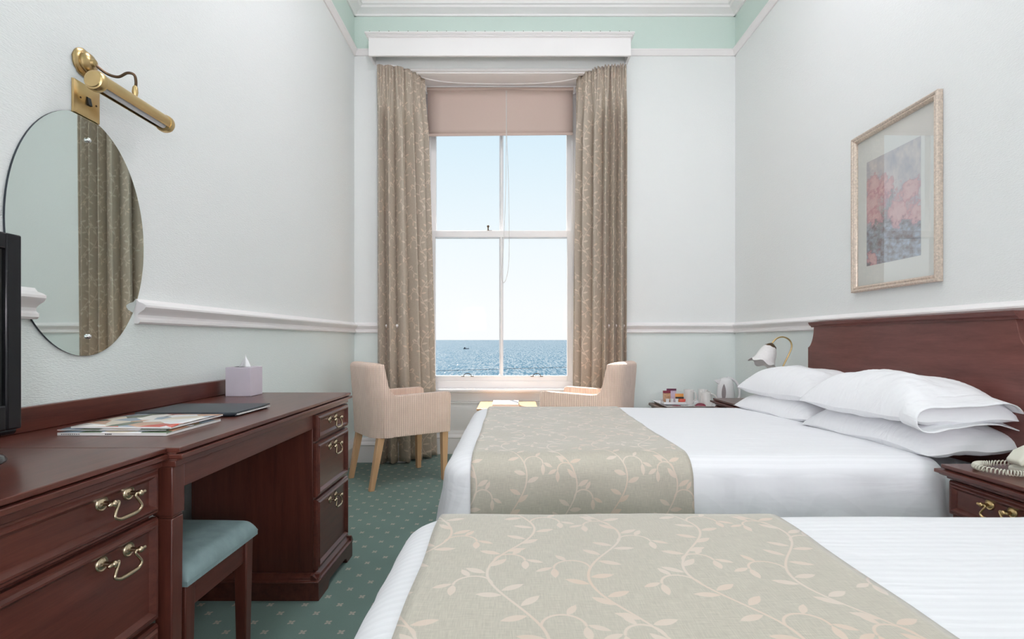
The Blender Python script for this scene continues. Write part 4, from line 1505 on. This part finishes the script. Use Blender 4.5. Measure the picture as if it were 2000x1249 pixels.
tul = [(.026, .012), (.036, .020), (.046, .040), (.052, .065), (.056, .090), (.064, .112), (.080, .130), (.083, .133)]
MB().lathe(tul, so, axd, 48, wob=lambda j, a, r, h: (r * (1 + .07 * (max(0, j - 3) / 4) ** 1.5 * sin(6 * a)), h + .010 * (max(0, j - 4) / 3) * sin(6 * a))).build('tulip_shade', 'shade', la, smooth=180, solid=.003)

# ------------------------------------------------------------------ tea tray corner
TZ = .490
tt = thing('tea_table', (1.42, 4.12, 0), 'small brown wooden table in the corner carrying the tea tray', 'table')
MB().box((1.095, 3.905, TZ - .022), (1.775, 4.325, TZ)).build('table_top', 'oak_dark', tt, .008, 3)
box_obj('apron', (1.13, 3.91, TZ - .075), (1.74, 3.93, TZ - .022), 'mahog', tt)
box_obj('apron', (1.13, 4.28, TZ - .075), (1.74, 4.30, TZ - .022), 'mahog', tt)
for x in (1.135, 1.735):
    for y in (3.92, 4.29):
        MB().taper((x, y, 0), (.015, .015), (x, y, TZ - .0215), (.02, .02)).build('leg', 'mahog_v', tt, .002)
ty = thing('tea_tray', (1.34, 4.12, TZ), 'white plastic tea tray with raised rim on the corner table', 'tray')
mb = MB()
A0, A1, B0, B1 = 1.125, 1.545, 3.925, 4.300
mb.box((A0 + .02, B0 + .02, TZ + .0005), (A1 - .02, B1 - .02, TZ + .005))
mb.build('tray_floor', 'plastic_w', ty)
mb = MB()
rim = [(0.020, .0005), (.020, .005), (.006, .018), (-.004, .0205), (-.004, .0175), (.003, .015), (.015, .0005)]
for p0, p1, nrm in (((A0, B0), (A1, B0), (0, 1)), ((A1, B0), (A1, B1), (-1, 0)), ((A1, B1), (A0, B1), (0, -1)), ((A0, B1), (A0, B0), (1, 0))):
    d = Vector((p1[0] - p0[0], p1[1] - p0[1], 0))
    L = d.length
    d.normalize()
    vs = []
    for e, sgn in ((0, 1), (L, -1)):
        for ins, z in rim:
            q = Vector((p0[0], p0[1], 0)) + d * (e + sgn * ins) + Vector((nrm[0] * ins, nrm[1] * ins, TZ + z))
            vs.append(q)
    k = len(rim)
    mb.add(vs, [(i, (i + 1) % k, k + (i + 1) % k, k + i) for i in range(k)])
mb.build('tray_rim', 'plastic_w', ty, smooth=40)
TF = TZ + .0055


def mug(x, y, rz, label, h=.100, r=.037, mat='ceramic'):
    t = thing('mug', (x, y, TF), label, 'mug', 'white mugs on the tea tray', rz, True)
    MB().lathe([(.0, .004), (r * .88, .004), (r * .94, .010), (r * .955, h - .002), (r, h), (r * 1.02, h - .002), (r * 1.0, .010), (r * .93, 0), (0, 0)][::-1], (0, 0, 0), (0, 0, 1), 28).build('cup', mat, t)
    MB().tube(smooth_path([(r * .97, 0, h * .86), (r + .018, 0, h * .83), (r + .029, 0, h * .60), (r + .024, 0, h * .36), (r * .97, 0, h * .20)], 6), .0055, 8).build('handle', mat, t)
    return t


mug(1.378, 4.185, R(-52), 'plain white mug standing beside the sachet holder', .112)
mug(1.500, 4.215, R(0), 'plain white mug behind the white jug', .110)
jug = thing('milk_jug', (1.475, 4.085, TF), 'tapered white china jug with a large handle in front of a mug', 'jug')
MB().lathe([(.0, .004), (.040, .004), (.042, .012), (.036, .06), (.031, .085), (.030, .098), (.033, .100), (.034, .098), (.034, .085), (.040, .06), (.046, .012), (.044, 0), (0, 0)][::-1], (1.475, 4.085, TF), (0, 0, 1), 28,
           wob=lambda j, a, r, h: (r, h)).build('jug_body', 'ceramic', jug)
MB().tube(smooth_path([(1.506, 4.080, TF + .088), (1.535, 4.072, TF + .082), (1.553, 4.066, TF + .055), (1.545, 4.066, TF + .028), (1.518, 4.075, TF + .022)], 6), .005, 8).build('handle', 'ceramic', jug)

# sachet holder with packets
sh = thing('sachet_holder', (1.235, 4.13, TF), 'white card stand holding sachets on the tea tray', 'sachet stand')
MB().box((1.150, 4.075, TF), (1.325, 4.165, TF + .010)).box((1.150, 4.157, TF), (1.325, 4.165, TF + .045)).box((1.150, 4.075, TF), (1.325, 4.079, TF + .026)) \
    .box((1.150, 4.075, TF), (1.154, 4.165, TF + .030)).box((1.321, 4.075, TF), (1.325, 4.165, TF + .030)).build('stand_tray', 'plastic_w', sh, .002)


def packet(x, y, z, wd, hg, tilt, mat, band, label, bandmat=None):
    t = thing('sachet', (x, y, z), label, 'sachet', 'sachets on the tea tray', 0, True)
    t.rotation_euler = (tilt, 0, 0)
    MB().grid(8, 8, lambda u, v: (wd * (u - .5), -.006 * sin(pi * u) * sin(pi * v), hg * v)).grid(8, 8, lambda u, v: (wd * (.5 - u), .006 * sin(pi * u) * sin(pi * v), hg * v)).build('foil', mat, t, smooth=180)
    if band:
        MB().box((-wd * .48, -.0070, hg * band[0]), (wd * .48, -.0060, hg * band[1])).build('printed_band', bandmat, t)
    return t


packet(1.232, 4.148, TF + .011, .078, .112, R(-6), 'pinkpack', (.86, 1.0), 'lilac sachet with plum top edge at the back of the stand', 'plum')
packet(1.190, 4.130, TF + .011, .060, .098, R(-6), 'brownpack', (.80, 1.0), 'brown sachet with maroon top edge left of the lilac one', 'maroon')
packet(1.290, 4.135, TF + .011, .066, .074, R(-8), 'orange', (.48, .66), 'orange sachet with a dark name band in the stand', 'ink')
packet(1.304, 4.105, TF + .011, .046, .036, R(-8), 'redpack', None, 'small red sachet in front of the orange one')
for i, (x, lb) in enumerate(((1.186, 'leftmost small white milk pot in the sachet stand'), (1.220, 'middle small white milk pot in the sachet stand'), (1.256, 'rightmost small white milk pot in the sachet stand'))):
    t = thing('milk_pot', (x, 4.102, TF + .0105), lb, 'milk pot', 'milk pots')
    MB().lathe([(.010, 0), (.0115, .003), (.0135, .034), (.0155, .036), (.0155, .038), (0, .038)], (x, 4.102, TF + .0105), (0, 0, 1), 16).build('pot', 'tissue', t)
for x, y, wd, rz, lb in ((1.232, 4.020, .066, 4, 'flat maroon sachet lying at the left of the tray front'), (1.416, 4.035, .082, -8, 'larger maroon sachet lying beside the white jug')):
    t = thing('biscuit_packet', (x, y, TF), lb, 'packet', 'maroon packets', R(rz), True)
    th = .010 if wd < .07 else .024
    MB().grid(12, 8, lambda u, v: (wd * (u - .5), .052 * (v - .5), .001 + th * (sin(pi * u) * sin(pi * v)) ** .45)).grid(12, 8, lambda u, v: (wd * (.5 - u), .052 * (v - .5), .0008)).build('foil_wrap', 'maroon', t, smooth=180)
for k, (x, rz, lb) in enumerate(((1.312, 68, 'steel teaspoon on the tray, left of the pair'), (1.352, -68, 'steel teaspoon on the tray, right of the pair'))):
    t = thing('teaspoon', (x, 4.025, TF + .001), lb, 'teaspoon', 'teaspoons on the tray', R(rz), True)
    MB().tube(smooth_path([(0, -.012, .004), (0, .02, .007), (0, .06, .005)], 5), [.0035 - .0012 * min(1, i / 9) + (.0012 * max(0, (i - 6) / 4)) for i in range(11)], 6).build('stem', 'steel', t)
    MB().grid(10, 10, lambda u, v: (.013 * (2 * u - 1) * sqrt(max(0, 1 - (2 * v - 1) ** 2)), -.030 + .020 * (2 * v - 1), .006 - .005 * sqrt(max(0, 1 - (2 * v - 1) ** 2)) * (1 - (2 * u - 1) ** 2))).build('bowl', 'steel', t, smooth=180, solid=.0008)

# kettle
kt = thing('kettle', (1.655, 4.13, TZ), 'white plastic cordless kettle with grey water gauge in the corner', 'kettle')
kx, ky = 1.645, 4.13
MB().lathe([(.070, 0), (.072, .010), (.068, .018), (0, .018)], (kx, ky, TZ + .0005), (0, 0, 1), 32).build('power_base', 'plastic_w', kt)
kb = [(.066, .019), (.068, .030), (.066, .09), (.060, .15), (.054, .185), (.044, .205), (.022, .216), (0, .218)]
MB().lathe(kb, (kx, ky, TZ), (0, 0, 1), 36).build('kettle_body', 'plastic_w', kt, smooth=60)
mb = MB()
mb.add([(kx - .048, ky - .022, TZ + .20), (kx - .048, ky + .022, TZ + .20), (kx - .092, ky, TZ + .196), (kx - .054, ky - .018, TZ + .165), (kx - .054, ky + .018, TZ + .165), (kx - .030, ky, TZ + .212)],
       [(0, 2, 3), (1, 4, 2), (2, 4, 3), (0, 5, 2), (5, 1, 2), (0, 3, 4, 1, 5)])
mb.build('spout', 'plastic_w', kt, smooth=60)
MB().tube(smooth_path([(kx + .010, ky - .004, TZ + .213), (kx + .050, ky - .010, TZ + .205), (kx + .088, ky - .014, TZ + .165), (kx + .102, ky - .016, TZ + .110), (kx + .096, ky - .016, TZ + .060), (kx + .064, ky - .010, TZ + .040)], 8), .0105, 10).build('handle', 'plastic_w', kt)
# the gauge is an upright lens on the camera side of the body
ga = R(237)
gx, gy = cos(ga), sin(ga)


def gauge(u, v):
    wv = .0155 * max(0.0, sin(pi * (0.08 + .92 * v) ** 1.0)) ** .7
    z = .045 + .125 * v
    r = .0680 - .012 * max(0, (z - .06) / .11)
    off = (2 * u - 1) * wv
    return (kx + gx * (r + .002) - gy * off, ky + gy * (r + .002) + gx * off, TZ + z)


MB().grid(6, 14, gauge).build('water_gauge', 'grey_gauge', kt, smooth=180, solid=.003)

# ------------------------------------------------------------------ framed picture
pc = thing('framed_picture', (XR, 2.53, 1.5), 'framed watercolour print of pink flowers on the right wall above the headboard', 'picture')
PY0, PY1, PZ0, PZ1 = 2.243, 2.822, 1.247, 2.058
fr = [(.0, .0), (.022, .0), (.026, .006), (.024, .012), (.020, .016), (.022, .022), (.014, .030), (.006, .032), (0, .032)]   # (proud, inset)
vs = []
for h, ins in fr:
    vs += [(XR - .0005 - h, PY0 + ins, PZ0 + ins), (XR - .0005 - h, PY1 - ins, PZ0 + ins), (XR - .0005 - h, PY1 - ins, PZ1 - ins), (XR - .0005 - h, PY0 + ins, PZ1 - ins)]
mm = len(fr)
MB().add(vs, [(i * 4 + j, i * 4 + (j + 1) % 4, (i + 1) * 4 + (j + 1) % 4, (i + 1) * 4 + j) for i in range(mm - 1) for j in range(4)]).build('picture_frame', 'gilt', pc, smooth=25)
box_obj('mount', (XR - .004, PY0 + .03, PZ0 + .03), (XR - .001, PY1 - .03, PZ1 - .03), 'mount', pc)
QY0, QY1, QZ0, QZ1 = 2.36, 2.722, 1.375, 1.905
MB().grid(1, 1, lambda u, v: (XR - .0046, QY1 + (QY0 - QY1) * u, QZ0 + (QZ1 - QZ0) * v), lambda u, v: (u, v)).build('print', 'art', pc)
box_obj('glass', (XR - .0085, PY0 + .03, PZ0 + .03), (XR - .0070, PY1 - .03, PZ1 - .03), 'pglass', pc)

for o in bpy.data.objects:
    if '_local' in o:
        del o['_local']
